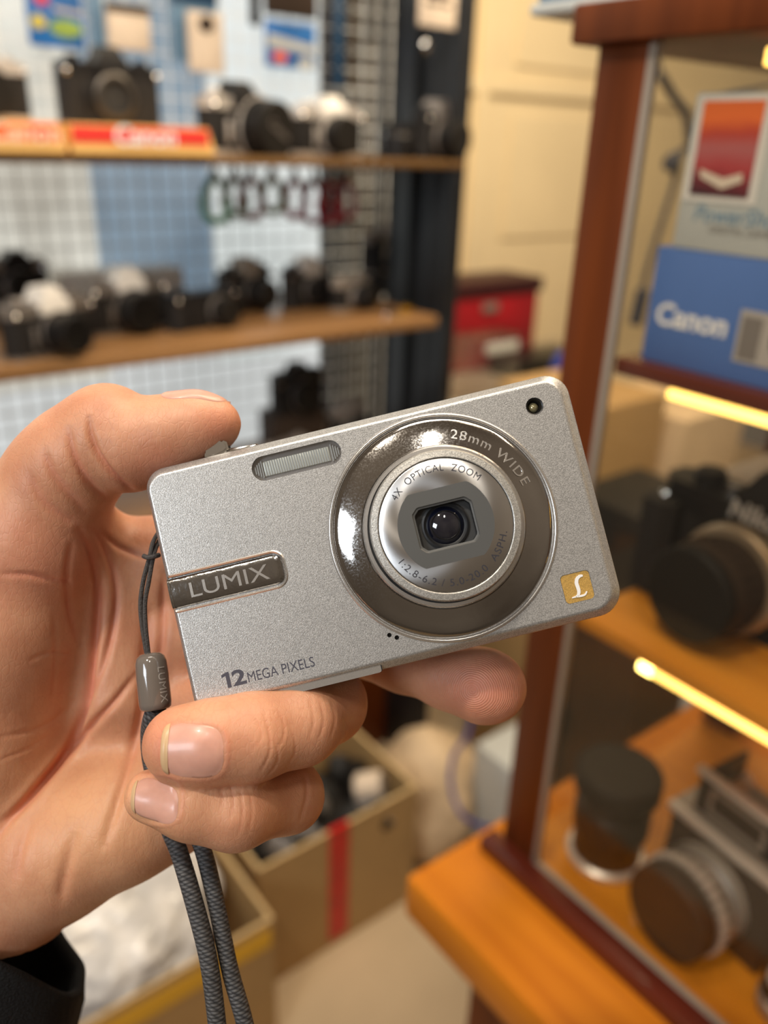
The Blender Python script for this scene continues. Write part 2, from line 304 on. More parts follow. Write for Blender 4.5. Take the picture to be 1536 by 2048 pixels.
# ---- cameras on the boards
def slr(label, u, y, z, rot=0, w=.138, h=.083, top='silver', body='black_leather', prism='white_prism', lens=.028, llen=.03, cap='black_plastic', ring='black_paint', lx=0.0, group='cameras on the middle board', tilt=0, captext=None, face=0, v=None, name='film_camera', mount=False, sc=1.0):
    x = ony(u, v or 400, y).x
    if group == 'cameras on the middle board' and top == 'silver': top = 'darker_silver'  # darker silver for the top plates on the middle board
    e = empty(name, label, 'camera', (x, y, z), math.radians(rot), group)
    e.scale = (sc, sc, sc)
    d = .034
    oct_ = lambda a, b, c: [(-a+c, -b), (a-c, -b), (a, -b+c), (a, b-c), (a-c, b), (-a+c, b), (-a, b-c), (-a, -b+c)]
    MB().prism(oct_(w/2, d/2, .010), .006, h*.62).build('body', body, e)
    MB().prism(oct_(w/2, d/2+.0006, .010), 0, .006).build('base_plate', top, e)
    MB().prism(oct_(w/2, d/2+.0006, .010), h*.62, h*.78).build('top_plate', top, e)
    if prism:
        p = MB(); hw = .024; zz = h*.78
        p.add([(-hw,-d/2-.006,zz-.012),(hw,-d/2-.006,zz-.012),(hw,d/2,zz-.012),(-hw,d/2,zz-.012),(-hw,-d/2-.006,zz),(hw,-d/2-.006,zz),(hw,d/2,zz),(-hw,d/2,zz),
               (-hw*.45,-d/2+.001,h),(hw*.45,-d/2+.001,h),(hw*.6,d/2-.006,h*1.01),(-hw*.6,d/2-.006,h*1.01)],
              [(3,2,1,0),(0,1,5,4),(1,2,6,5),(2,3,7,6),(3,0,4,7),(4,5,9,8),(5,6,10,9),(6,7,11,10),(7,4,8,11),(8,9,10,11)])
        p.build('prism_housing', prism, e, ang=20)
    MB().lathe([(.0105, 0), (.0105, .007), (.009, .009)], 20, (-w*.33, 0, h*.78)).build('shutter_dial', top, e)
    MB().lathe([(.012, 0), (.012, .005), (.004, .006), (.004, .010)], 20, (w*.34, 0, h*.78)).build('rewind_knob', top, e)
    MB().lathe([(.0045, 0), (.0045, .006)], 12, (-w*.20, -.004, h*.78)).build('shutter_button', 'chrome', e)
    MB().lathe([(.0030, 0), (.0038, .003), (.001, .005)], 12, (-w/2+.008, -d/2, h*.66), '-Y').build('strap_lug', 'chrome', e)
    MB().lathe([(.0030, 0), (.0038, .003), (.001, .005)], 12, (w/2-.008, -d/2, h*.66), '-Y').build('strap_lug', 'chrome', e)
    MB().box((-w*.29, -d/2-.006, h*.16), (-w*.25, -d/2, h*.48), .002).build('self_timer_lever', top, e)
    zc = h*.36; c = (lx, -d/2, zc)
    if mount:
        MB().lathe([(.031, 0), (.031, .006), (.028, .008), (.0235, .008), (.0225, .001)], 40, c, '-Y', cap1=False).build('lens_mount', mat('worn_mount', (.09, .08, .07), .35, .7), e)
        MB().lathe([(.0225, .0005), (.0222, .0012)], 40, c, '-Y').build('mirror_box', 'rubber', e)
    else:
        l = MB().lathe([(lens*1.08, 0), (lens*1.08, llen*.22), (lens*.95, llen*.25), (lens*.95, llen*.45), (lens, llen*.47), (lens, llen*.85), (lens*.96, llen)], 36, c, '-Y').build('lens', ring, e)
        r = MB()
        for k in range(28):
            a = 2*math.pi*k/28; r.T = Matrix.Translation((c[0], c[1]-llen*.66, c[2])) @ Matrix.Rotation(a, 4, 'Y'); r.box((-.0012, -llen*.14, lens-.0005), (.0012, llen*.14, lens+.0012))
        r.build('grip_ring', ring if ring != 'silver' else 'silver_dull', l)
        MB().lathe([(lens*1.10, 0), (lens*1.12, .003), (lens*1.10, .005)], 36, (c[0], c[1]-llen*.08, c[2]), '-Y').build('aperture_ring', 'silver' if top == 'silver' else 'silver_dull', l)
        if cap:
            k = MB().lathe([(lens*1.0, 0), (lens*1.0, .005), (lens*.93, .007)], 36, (c[0], c[1]-llen, c[2]), '-Y').build('lens_cap', cap, l)
            if captext:
                text('cap_lettering', captext, lens*.42, 'silver_dull', k, Matrix.Translation((c[0], c[1]-llen-.0075, c[2])) @ Matrix.Rotation(math.radians(90), 4, 'X') @ Matrix.Rotation(math.radians(-30), 4, 'Z'))
        else:
            MB().lathe([(lens*.92, 0), (lens*.55, -.006)], 36, (c[0], c[1]-llen, c[2]), '-Y').build('front_ring', 'black_plastic', l)
            MB().lathe([(lens*.55, -.0055), (lens*.3, -.0025), (.0005, -.001)], 30, (c[0], c[1]-llen, c[2]), '-Y').build('front_glass', 'glass_dark', l)
    return e
G1 = 'cameras on the upper board'; G2 = 'cameras on the middle board'
# label risers on the upper board
for i, (ua, ub, lab, cat, wordm, bandm, s) in enumerate(((-90, 130, 'red and orange label riser on the upper board, at the frame edge', 'label stand', 'label_pale', 'label_orange', 1), (146, 427, 'red and yellow label riser carrying the black camera on the upper board', 'label stand', 'white_text', 'label_red', 1))):
    a = ony(ua, 290, YF-.012).x; b = ony(ub, 290, YF-.012).x
    r = empty('label_riser', lab, cat, (a, YF, ZT), 0, 'label risers')
    hgt = .036
    part(MB().prism([(a, ZT), (b, ZT), (b+.004, ZT+.006), (b-.006, ZT+hgt), (a, ZT+hgt)], YF-.008, YF+.16, 'Y'), 'riser_block', 'label_yellow', r)
    part(MB().box((a+.001, YF-.0095, ZT+.013), (b-.006, YF-.008, ZT+hgt-.003)), 'red_band', bandm, r)
    o = text('lettering', 'Canon', .034, wordm, r, Matrix.Translation(((a+b)/2 if i else a+.085, YF-.0105, ZT+.022)) @ Matrix.Rotation(math.radians(90), 4, 'X'), ext=.0004, shear=.1, bold=.0006)
    o.matrix_parent_inverse = r.matrix_basis.inverted()
    if i == 0: part(MB().box((b-.045, YF-.0105, ZT+.014), (b-.014, YF-.0095, ZT+hgt-.005)), 'red_patch', 'label_red', r)
slr('black film camera without lens standing on the red and yellow riser', 238, 1.30, ZT+.036, 4, w=.150, h=.100, top='black_paint', prism='black_paint', mount=True, group=G1)
slr('silver and black camera cut by the frame, on the orange riser', -18, 1.30, ZT+.036, 8, w=.140, h=.090, top='silver', prism='silver', lens=.029, llen=.035, group=G1)
slr('silver camera with oversized black lens and tilted white cap lettering', 478, 1.29, ZT, 18, sc=1.18, w=.128, h=.088, top='silver', prism='black_paint', lens=.036, llen=.035, lx=.02, captext='Canon', group=G1)
slr('silver camera with pale pointed prism and plain black cap, upper board', 652, 1.31, ZT, 6, sc=1.1, w=.136, h=.085, top='silver', prism='white_prism', lens=.027, llen=.03, group=G1)
l = empty('zoom_lens', 'black lens with bright chrome ring on the upper board, before the post', 'lens', (ony(795, 300, 1.27).x, 1.27, ZT), 0, None)
MB().lathe([(.026, 0), (.026, .012), (.030, .014), (.030, .036), (.027, .038), (.027, .05)], 36).build('barrel', 'black_paint', l)
MB().lathe([(.0275, .036), (.0275, .041)], 36).build('chrome_ring', 'chrome', l)
MB().lathe([(.0255, .05), (.0255, .056)], 36).build('lens_cap', 'black_plastic', l)
slr('black camera at the right end of the upper board, against the post', 862, 1.27, ZT, 14, sc=1.15, w=.10, h=.085, top='black_paint', prism='silver_dull', lens=.027, llen=.03, group=G1)
# middle board
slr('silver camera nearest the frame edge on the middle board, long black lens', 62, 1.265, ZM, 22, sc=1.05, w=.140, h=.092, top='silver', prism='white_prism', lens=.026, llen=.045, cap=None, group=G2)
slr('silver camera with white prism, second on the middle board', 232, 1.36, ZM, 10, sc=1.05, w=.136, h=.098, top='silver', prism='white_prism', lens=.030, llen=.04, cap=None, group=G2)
slr('small black rangefinder style camera with round black cap, middle board', 390, 1.33, ZM, 14, w=.138, h=.078, top='black_paint', prism=None, lens=.023, llen=.025, lx=.025, group=G2)
slr('dark camera with grey brown prism standing behind the black rangefinder', 482, 1.43, ZM, 24, w=.138, h=.098, top='black_paint', prism='grey_prism', lens=.025, llen=.04, group=G2)
slr('black camera with a pale accessory shoe, middle board, before the dark window frame', 612, 1.41, ZM, 10, w=.120, h=.095, top='black_paint', prism='silver', lens=.024, llen=.03, cap=None, group=G2)
slr('low black camera with brass toned front, beside the pale shoe camera', 700, 1.36, ZM, 26, w=.105, h=.070, top='grey_prism', prism=None, lens=.022, llen=.03, group=G2)
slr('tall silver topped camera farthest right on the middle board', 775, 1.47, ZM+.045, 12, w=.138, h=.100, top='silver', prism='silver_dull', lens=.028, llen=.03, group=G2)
tag(MB().box((ony(775, 500, 1.47).x-.065, 1.45, ZM), (ony(775, 500, 1.47).x+.065, 1.50, ZM+.045), .002).build('display_block', 'black_leather'), 'black block lifting the tall silver topped camera', 'block')
slr('dark small camera at the back, by the frame edge above the middle board', 12, 1.53, ZM+.03, 0, w=.10, h=.085, top='silver_dull', prism='black_paint', lens=.024, llen=.02, group=G2)
tag(MB().box((ony(12, 500, 1.53).x-.05, 1.51, ZM), (ony(12, 500, 1.53).x+.05, 1.56, ZM+.03), .002).build('display_block', 'black_leather'), 'low black block under the small camera at the back', 'block')
# tan box at the back of the middle board
tag(MB().box((ony(110, 560, 1.56).x, 1.53, ZM), (ony(355, 560, 1.56).x, 1.585, ony(230, 540, 1.56).z), .002).build('flat_box', mat('lightened_tan_card', (.80, .72, .62), .6)), 'pale flat tan box lying behind the white prism cameras', 'box')  # card colour lightened to make up for the unlit spot
# gold ring and small silver fittings
tag(MB().lathe([(.012, 0), (.015, .002), (.015, .012), (.011, .014)], 28, (ony(812, 625, 1.27).x, 1.27, ZM)).build('adapter_ring', 'gold'), 'shiny gold adapter ring near the right end of the middle board', 'ring')
tag(MB().lathe([(.010, 0), (.013, .002), (.013, .009), (.009, .011)], 28, (ony(770, 635, 1.26).x, 1.25, ZM)).build('adapter_ring', 'chrome'), 'small silver adapter ring left of the gold one', 'ring')
# lower board items
slr('black hooded camera standing on a block on the lowest board', 590, 1.36, .955, 8, w=.125, h=.095, top='black_paint', prism='black_paint', lens=.030, llen=.02, group='cameras on the lowest board')
tag(MB().box((ony(590, 850, 1.36).x-.06, 1.335, .82), (ony(590, 850, 1.36).x+.06, 1.40, .955), .002).build('display_block', 'brown_black'), 'brown block lifting the black hooded camera on the lowest board', 'block')
slr('grey topped camera with black lens below the black hooded one', 560, 1.29, .855, 20, w=.13, h=.08, top='silver_dull', prism=None, lens=.026, llen=.03, group='cameras on the lowest board')
slr('pale topped camera beside the dark window frame on the lowest board', 700, 1.36, .88, 12, w=.10, h=.075, top='silver_dull', prism='silver_dull', lens=.024, llen=.03, group='cameras on the lowest board')
for a, lb in ((560, 'low grey plinth under the grey topped camera'), (700, 'low grey plinth under the pale topped camera')):
    xx = ony(a, 850, 1.3 if a < 600 else 1.36).x; yy = 1.29 if a < 600 else 1.36
    tag(MB().box((xx-.05, yy-.02, .82), (xx+.05, yy+.02, .855 if a < 600 else .88), .002).build('plinth', 'brown_black'), lb, 'plinth')
# ---- goods hanging on the grid
def hang(name, label, cat, u0, v0, u1, v1, m, y=YG-.02, t=.012, extras=(), group='packs hanging on the wire grid'):
    a = ony(u0, v0, y); b = ony(u1, v1, y); x0_, x1_ = a.x, b.x; z1_, z0_ = max(a.z, b.z), min(a.z, b.z)
    e = empty(name, label, cat, (x0_, y, z0_), 0, group)
    part(MB().box((x0_, y-t/2, z0_), (x1_, y+t/2, z1_), min(.003, t/3)), 'pack', m, e)
    part(MB().tube([((x0_+x1_)/2, y+.02, z1_-.01), ((x0_+x1_)/2, y-.02, z1_-.008), ((x0_+x1_)/2, y-.022, z1_-.002)], .0015, 6), 'hook', 'chrome', e)
    for nm, p, mm in extras:   # p: polygon in 0..1 of the pack
        part(MB().prism([(x0_+q[0]*(x1_-x0_), z0_+q[1]*(z1_-z0_)) for q in p], y-t/2-.0015, y-t/2-.0002, 'Y'), nm, mm, e)
    return e
def ell(cx, cy, rx, ry, n=18, w=.0): return [(cx+rx*math.cos(2*math.pi*k/n)*(1+w*math.sin(3*k)), cy+ry*math.sin(2*math.pi*k/n)) for k in range(n)]
hang('hanging_pack', 'blue hanging pack with green and yellow print, above the riser camera', 'package', 42, -60, 170, 100, 'blue_pack', extras=(('green_print', ell(.66, .27, .30, .13, w=.1), 'green_print'), ('yellow_print', ell(.17, .33, .14, .1), 'yellow_print'), ('red_print', ell(.27, .66, .13, .1), 'red_print'), ('white_strip', [(.45, .50), (1, .46), (1, .52), (.45, .56)], 'silver')))
hang('hanging_pack', 'grey blue hanging card just right of the green print pack', 'package', 172, -60, 212, 110, 'greyblue_pack')
hang('hanging_pack', 'beige cloth hanging between the blue packs, above the riser camera', 'package', 208, 2, 302, 105, 'tan_cloth', y=YG-.035, extras=(('brown_top', [(.0, .80), (1, .80), (1, 1), (0, 1)], 'brown_black'),))
hang('hanging_pack', 'tall navy and blue hanging card behind the beige pouch', 'package', 336, -60, 436, 128, 'greyblue_pack', extras=(('navy_top', [(0, .65), (1, .65), (1, 1), (0, 1)], 'navy'),))
hang('hanging_pack', 'beige pouch hanging on the blue card, left of the small blue pack', 'package', 372, 20, 448, 148, 'tan_cloth', y=YG-.04, extras=(('brown_fold', ell(.5, .80, .22, .14), 'brown_black'),))
hang('hanging_pack', 'small blue, white and orange pack hanging beside the dark straps', 'package', 530, 40, 628, 140, 'blue_pack', extras=(('white_print', [(0, .42), (1, .36), (1, .52), (.0, .72)], 'carton_white'), ('orange_spot', ell(.25, .22, .15, .12), 'label_orange'), ('white_spot', ell(.78, .12, .15, .15), 'carton_white')))
hang('hanging_pack', 'dark brown box hanging above the small blue pack', 'package', 528, -70, 632, 40, 'brown_black')
hang('hanging_pack', 'narrow black pouch hanging left of the dark brown box', 'package', 498, -60, 520, 52, 'black_leather')
for k, (u, vt, vb, mm, lb) in enumerate(((655, -40, 165, 'brown_black', 'brown beaded strap hanging on the grid, nearest the small blue pack'), (676, -40, 175, 'navy', 'wide navy strap hanging among the beaded straps'), (697, -40, 170, 'brown_black', 'brown beaded strap with copper end, right of the navy strap'), (742, -40, 80, 'black_leather', 'short black strap nearest the black post'))):
    y = YG-.03; x = ony(u, 100, y).x; zt = ony(u, vt, y).z; zb = ony(u, vb, y).z
    mbs = MB()
    if mm == 'brown_black':
        n = int((zt-zb)/.014)
        for i in range(n): mbs.lathe([(.001, -.006), (.006, -.003), (.006, .003), (.001, .006)], 10, (x, y, zb+.007+i*.014))
    else: mbs.box((x-(.012 if mm == 'navy' else .008), y-.002, zb), (x+(.012 if mm == 'navy' else .008), y+.002, zt), .001)
    tag(mbs.build('hanging_strap', mm), lb, 'strap', 'straps hanging on the wire grid')
# price card and key fob on the black post
yc = YF+.012
a = ony(836, 50, yc); b = ony(914, -20, yc)
pc = empty('price_card', 'cream price card taped high on the black post', 'price card', (a.x, yc, a.z))
part(MB().box((a.x, yc-.002, a.z), (b.x, yc+.002, b.z), .001), 'card', 'tan_cloth', pc)
mk = MB()
for k_, (fa, fb) in enumerate(((.2, .8), (.15, .55), (.62, .85))): mk.box((a.x+(b.x-a.x)*fa, yc-.0026, a.z+.030+(.012 if k_ == 0 else 0)), (a.x+(b.x-a.x)*fb, yc-.002, a.z+.036+(.014 if k_ == 0 else 0)))
part(mk, 'faded_marks', 'brown_black', pc, smooth=False)
q = ony(856, 92, yc)
tag(MB().lathe([(.008, 0), (.010, .003), (.007, .006)], 20, (q.x, yc+.006, q.z), '-Y').build('metal_button', 'chrome'), 'small round chrome button shining below the price card', 'button')
# coloured wrist rings hanging under the upper board
for u, v, r_, m, lb in ((432, 400, .030, mat('green_cord', (.03, .30, .05), .5), 'bright green ring strap, first of the hanging row'), (470, 393, .026, mat('olive_cord', (.14, .15, .03), .5), 'olive ring strap beside the bright green one'), (502, 396, .027, mat('rust_cord', (.28, .06, .03), .5), 'rust brown ring strap between the two olive ones'),
        (545, 388, .026, mat('moss_cord', (.17, .22, .03), .5), 'moss green ring strap before the red group'), (590, 396, .027, mat('crimson_cord', (.35, .01, .03), .5), 'crimson ring strap, first of the red group'), (628, 404, .031, mat('wine_cord', (.26, .012, .03), .5), 'wine red ring strap in the middle of the red group'), (660, 402, .030, mat('red_cord', (.42, .012, .03), .5), 'red ring strap over the dark window frame'), (690, 398, .029, mat('dark_red_cord', (.30, .008, .02), .5), 'dark red ring strap, last of the hanging row')):
    c = ony(u, v, 1.36); e = empty('ring_strap', lb, 'strap', c, 0, 'ring straps hanging under the upper board')
    MB().tube([(r_*.75*math.cos(t), .006*math.sin(2*t), r_*1.15*math.sin(t)) for t in np.linspace(0, 2*math.pi, 28)[:-1]], .0068, 8, closed=True).build('loop', m, e)
    MB().lathe([(.006, 0), (.006, .012), (.003, .016), (.003, .03)], 12, (0, 0, r_*1.1)).build('clasp', 'black_metal', e)
    MB().lathe([(.004, 0), (.005, .003), (.003, .005)], 12, (.002, -.004, r_*1.15), '-Y').build('snap', 'chrome', e)
    zt = ZT-.014-c.z; MB().tube([(0, 0, r_*1.1+.028), (0, 0, zt)], .0012, 6).build('hanger', 'black_metal', e)
# ---- right of the shelving: table, red case, tray, plastic box, blue bag
tb = empty('side_table', 'beige topped side table against the cream wall, under the red case', 'table', (1.55, 1.9, 0))
part(MB().box((1.36, 1.45, .70), (2.62, 2.27, .73), .004), 'table_top', 'table_top', tb)
for xx in (1.40, 2.55):
    for yy in (1.50, 2.22): part(MB().box((xx, yy, 0), (xx+.04, yy+.04, .70)), 'leg', 'case_wood', tb)
a = ony(895, 740, 2.05); b = ony(1078, 552, 2.05)
rc = empty('red_case', 'open red case standing against the cream wall', 'case', (a.x, 2.05, .73))
zt = b.z
part(MB().box((a.x-.05, 2.04, .73), (b.x, 2.22, zt-.05), .01), 'case_body', 'red_case', rc)
part(MB().box((a.x-.06, 2.03, zt-.05), (b.x+.008, 2.23, zt), .008), 'lid', 'dark_red', rc)
part(MB().box((a.x+.13, 2.03, .93), (a.x+.20, 2.045, .96), .004), 'latch', 'silver_dull', rc)
a = ony(905, 745, 1.82); b = ony(998, 655, 1.82)
cb = empty('plastic_box', 'clear plastic box with a pale label, in front of the red case', 'box', (a.x, 1.8, .73))
part(MB().box((a.x, 1.72, .73), (b.x, 1.82, b.z), .003), 'box_shell', 'clear_plastic', cb)
part(MB().box((a.x+.03, 1.712, b.z-.045), (b.x-.02, 1.718, b.z-.015), .001), 'label_strip', 'carton_white', cb)
a = ony(998, 745, 1.95); b = ony(1110, 708, 1.95)
tr = empty('black_tray', 'low black tray on the side table, right of the clear box', 'tray', (a.x, 1.93, .73))
part(MB().box((a.x, 1.86, .73), (b.x+.05, 2.0, .79), .004), 'tray_body', 'black_plastic', tr)
part(MB().box((a.x-.003, 1.855, .787), (b.x+.053, 2.005, .795), .002), 'rim', 'black_metal', tr)
q = ony(925, 745, 1.66)
slr('dark compact camera lying near the front of the side table', 905, 1.60, .73, 30, w=.11, h=.07, top='black_paint', prism=None, lens=.022, llen=.02, group='cameras on the side table', v=760)
q = ony(1122, 700, 1.30)
bb = empty('blue_bag', 'bright blue bag leaning behind the cabinet corner post', 'bag', (q.x+.03, 1.30, .0))
part(MB().lathe([(.05, .0), (.060, .04), (.060, .54), (.055, .80), (.042, .95), (.030, .985), (.012, .99)], 20, (q.x+.055, 1.32, 0)), 'bag_body', 'blue_cloth', bb)
part(MB().tube(spline([(q.x+.03, 1.31, .98), (q.x+.045, 1.30, 1.015), (q.x+.075, 1.31, .98)], 6), .006, 8), 'handle', 'red_print', bb)
tag(MB().box((.80, 1.36, 0), (1.17, 1.56, .45), .004).build('storage_box', 'case_wood'), 'brown wooden storage box on the floor behind the open cartons', 'box')
# =============================================================== DISPLAY CASE (glass side faces the viewer)
dc = empty('display_case', 'glass display case in red brown wood on an orange ledge, camera boxes inside', 'display case', (.55, 0, 0))
XB, YB, YN = .69, .338, -.32
part(MB().box((.316, YN, .878), (.74, .360, .920), .004), 'ledge', 'ledge_wood', dc)
part(MB().box((.36, YN+.02, 0), (.72, .32, .878), .003), 'plinth', 'case_wood', dc)
part(MB().box((.402, YN, .9195), (XB-.005, YB-.004, .9215)), 'floor_panel', 'shelf_orange', dc)
part(MB().box((.382, YN, .919), (.4005, .347, .9325), .002), 'moulding', 'dark_moulding', dc)
for (xx, yy, tt) in ((.400, .303, .009), (XB-.005, .303, .033), (.400, YN, .009), (XB-.005, YN, .033)):
    part(MB().box((xx, yy, .92), (xx+tt, yy+.035, 1.503), .0015), 'post', 'case_wood', dc)
part(MB().box((.392, YN, 1.501), (XB+.04, .352, 1.5205), .002), 'top_frame', 'case_wood', dc)
part(MB().box((.400, YN+.035, .930), (.403, .303, 1.502)), 'glass_panel', 'glass', dc, smooth=False)
part(MB().box((.409, YB-.012, .922), (XB-.005, YB-.009, 1.502)), 'glass_panel', 'glass', dc, smooth=False)
part(MB().box((.3995, .300, .930), (.4045, .3045, 1.502), .0008), 'seal_strip', 'seal', dc)
part(MB().box((.3995, YN, .9305), (.4045, .303, .9335), .0008), 'seal_strip', 'seal', dc)
for (z, mm, ys) in ((1.152, 'shelf_orange', .247), (1.328, 'dark_moulding', .262)):
    part(MB().box((.4045, YN, z), (XB-.006, .300, z+.010), .001), 'shelf', mm, dc)
    st = part(MB().box((.4045, YN, z-.006), (.410, ys, z-.0005), .001), 'light_strip', 'led', dc)
    if z < 1.2: part(MB().box((.4043, ys-.010, z-.0065), (.4105, ys+.001, z-.0003), .001), 'strip_end', 'led_hot', dc)
part(MB().box((.409, YN, 1.488), (.416, .245, 1.496), .001), 'light_strip', 'led', dc)
part(MB().box((.392+.004, .3525, 1.30), (.405, .3535, 1.49)), 'edge_trim', 'gold', dc) if False else None
# tray on the case
tw = empty('display_board', 'white edged board lying on top of the glass case', 'board', (.5, .1, 1.5205))
part(MB().box((.413, YN, 1.5205), (.76, .405, 1.527), .002), 'board_base', 'carton_white', tw)
part(MB().box((.416, YN, 1.527), (.757, .402, 1.545), .002), 'board_panel', 'greyblue_pack', tw)
TX = Matrix(((0, 0, -1), (-1, 0, 0), (0, 1, 0))).to_4x4()      # text on a plane that faces -X
def onface(x, y, z): return Matrix.Translation((x, y, z)) @ TX
# blue carton
zb = 1.338; xf = .413
ybl = onx(1275, 745, xf).y; zt1 = onx(1338, 494, xf).z
bc = empty('camera_carton', 'blue camera carton with white lettering, standing in the glass case', 'carton', (xf, .2, zb), 0, 'cartons in the glass case')
part(MB().box((xf, .02, zb), (xf+.11, ybl, zt1), .0012), 'carton', 'carton_blue', bc)
q = onx(1381, 641, xf)
o = text('lettering', 'Canon', .0168, 'white_text', bc, onface(xf-.0003, q.y, q.z), ext=.0001, shear=.08, bold=.0005); o.matrix_parent_inverse = bc.matrix_basis.inverted()
q = onx(1475, 668, xf)
part(MB().box((xf-.0006, q.y-.07, q.z-.014), (xf-.0001, q.y, q.z+.013)), 'camera_picture', 'silver', bc)
part(MB().lathe([(.010, 0), (.010, .0005)], 24, (xf-.0006, q.y-.029, q.z), '-X'), 'camera_picture', 'black_plastic', bc)
part(MB().box((xf-.0009, q.y-.013, q.z-.012), (xf-.0005, q.y-.002, q.z+.010)), 'camera_picture', 'silver_dull', bc)
# grey white carton on it
zt2 = onx(1392, 185, xf).z; yl2 = onx(1345, 480, xf).y
gc = empty('camera_carton', 'pale grey camera carton with sunset picture, on top of the blue carton', 'carton', (xf, .2, zt1), 0, 'cartons in the glass case')
part(MB().box((xf, .03, zt1), (xf+.10, yl2, zt2), .0012), 'carton', 'carton_white', gc)
a = onx(1416, 146, xf); b = onx(1377, 388, xf); c = onx(1505, 393, xf)
ztp = min(a.z, zt2-.002)
m = mat('sunset_print', (.5, .06, .04), .35); nt = m.node_tree; bs = nt.nodes['Principled BSDF']
tc = nt.nodes.new('ShaderNodeTexCoord'); sp = nt.nodes.new('ShaderNodeSeparateXYZ'); cr = nt.nodes.new('ShaderNodeValToRGB'); nz = nt.nodes.new('ShaderNodeTexNoise'); nz.inputs['Scale'].default_value = 35
ad = nt.nodes.new('ShaderNodeMath'); ad.operation = 'MULTIPLY_ADD'; ad.inputs[1].default_value = .35
nt.links.new(tc.outputs['Generated'], sp.inputs[0]); nt.links.new(tc.outputs['Object'], nz.inputs['Vector']); nt.links.new(nz.outputs[0], ad.inputs[0]); nt.links.new(sp.outputs['Z'], ad.inputs[2]); nt.links.new(ad.outputs[0], cr.inputs[0])
e_ = cr.color_ramp.elements; e_[0].position = .15; e_[0].color = (.045, .01, .02, 1); e_[1].position = 1.15 if False else 1; e_[1].color = (.85, .16, .03, 1)
for p_, c_ in ((.34, (.20, .02, .03)), (.5, (.42, .045, .05)), (.72, (.45, .12, .12)), (.86, (.50, .05, .03))): k = e_.new(p_); k.color = (*c_, 1)
nt.links.new(cr.outputs[0], bs.inputs['Base Color'])
part(MB().box((xf-.0007, c.y-.002, b.z-.003), (xf-.0001, b.y+.003, ztp+.001)), 'picture_border', 'white_prism', gc)
part(MB().box((xf-.0012, c.y+.002, b.z), (xf-.0007, b.y-.001, ztp-.002)), 'picture', m, gc)
q = onx(1445, 340, xf)
part(MB().prism([(q.y+.012, q.z), (q.y-.002, q.z-.004), (q.y-.012, q.z-.001), (q.y-.013, q.z-.005), (q.y-.002, q.z-.009), (q.y+.011, q.z-.004)], xf-.0016, xf-.0012, 'X'), 'picture_shape', 'tan_cloth', gc)  # pale shape within the printed picture
q = onx(1462, 434, xf)
o = text('lettering', 'PowerShot', .0112, mat('blue_print', (.13, .26, .38), .5), gc, onface(xf-.0003, q.y-.003, q.z), ext=.0001, shear=.25); o.matrix_parent_inverse = gc.matrix_basis.inverted()
q = onx(1480, 465, xf)
o = text('lettering', 'DIGITAL CAMERA', .0052, 'silver_dull', gc, onface(xf-.0003, q.y-.003, q.z), ext=.0001); o.matrix_parent_inverse = gc.matrix_basis.inverted()
fl = MB().add([(xf+.0, yl2-.012, zt2), (xf+.0, .06, zt2), (xf+.05, .09, zt2+.012), (xf+.05, yl2-.045, zt2+.012), (xf+.001, yl2-.012, zt2), (xf+.001, .06, zt2), (xf+.051, .09, zt2+.012), (xf+.051, yl2-.045, zt2+.012)], [(0,1,2,3),(7,6,5,4),(0,4,5,1),(1,5,6,2),(2,6,7,3),(3,7,4,0)])
part(fl, 'lid_flap', 'carton_white', gc, smooth=False)
# black reflex camera on the middle shelf of the case
def atz(px, py, z): return onz(px, py, z)
nk = slr('big black reflex camera with white lettering on the middle glass case shelf', 0, .2, 1.162, -94, w=.165, h=.108, top='black_paint', body='black_leather', prism='black_paint', lens=.031, llen=.048, lx=-.008, cap='black_plastic', ring='brown_black', group=None, name='reflex_camera')
nk.location = (.492, .222, 1.162)
text('lettering', 'Nikon', .017, 'white_text', nk, Matrix.Translation((0, -.0245, .108*.78-.001)) @ Matrix.Rotation(math.radians(90), 4, 'X'), ext=.0004, shear=.15, bold=.0004)
MB().lathe([(.036, .004), (.0365, .006), (.0365, .014), (.035, .016)], 40, (-.008, -.017, .108*.36), '-Y').build('chrome_collar', mat('warm_metal_collar', (.55, .43, .30), .35, .6), nk)
MB().prism([(-.0825, -.017), (-.058, -.017), (-.055, -.030), (-.062, -.036), (-.078, -.036), (-.0825, -.030)], .004, .072).build('grip', 'black_leather', nk)
q = onx(1515, 1010, .56)
tag(MB().box((.54, q.y-.12, 1.162), (.62, q.y+.03, q.z+.02), .002).build('small_box', 'tan_cloth'), 'tan box behind the big black reflex camera in the case', 'box')
# lens with black hood cap on the case floor
lc = onz(1190, 1722, .9215)
ln = empty('camera_lens', 'upright black lens with silver foot ring, beside the corner post in the case', 'lens', (.462, .281, .9215))
MB().lathe([(.0300, 0), (.0315, .002), (.0315, .006), (.029, .008)], 48).build('foot_ring', 'silver', ln)
MB().lathe([(.0275, .008), (.0275, .030), (.0285, .031), (.0285, .055), (.0275, .056), (.0275, .068)], 48).build('barrel', 'black_paint', ln)
r = MB()
for k in range(36):
    r.T = Matrix.Rotation(2*math.pi*k/36, 4, 'Z'); r.box((.028, -.0012, .033), (.0297, .0012, .053))
r.build('grip_ring', 'rubber', ln)
MB().lathe([(.029, .068), (.0335, .072), (.0335, .086), (.0325, .088)], 48).build('hood', 'black_plastic', ln)
MB().lathe([(.0328, .0875), (.0310, .089), (.0310, .0885), (.001, .0885)], 48).build('lens_cap', 'black_plastic', ln)
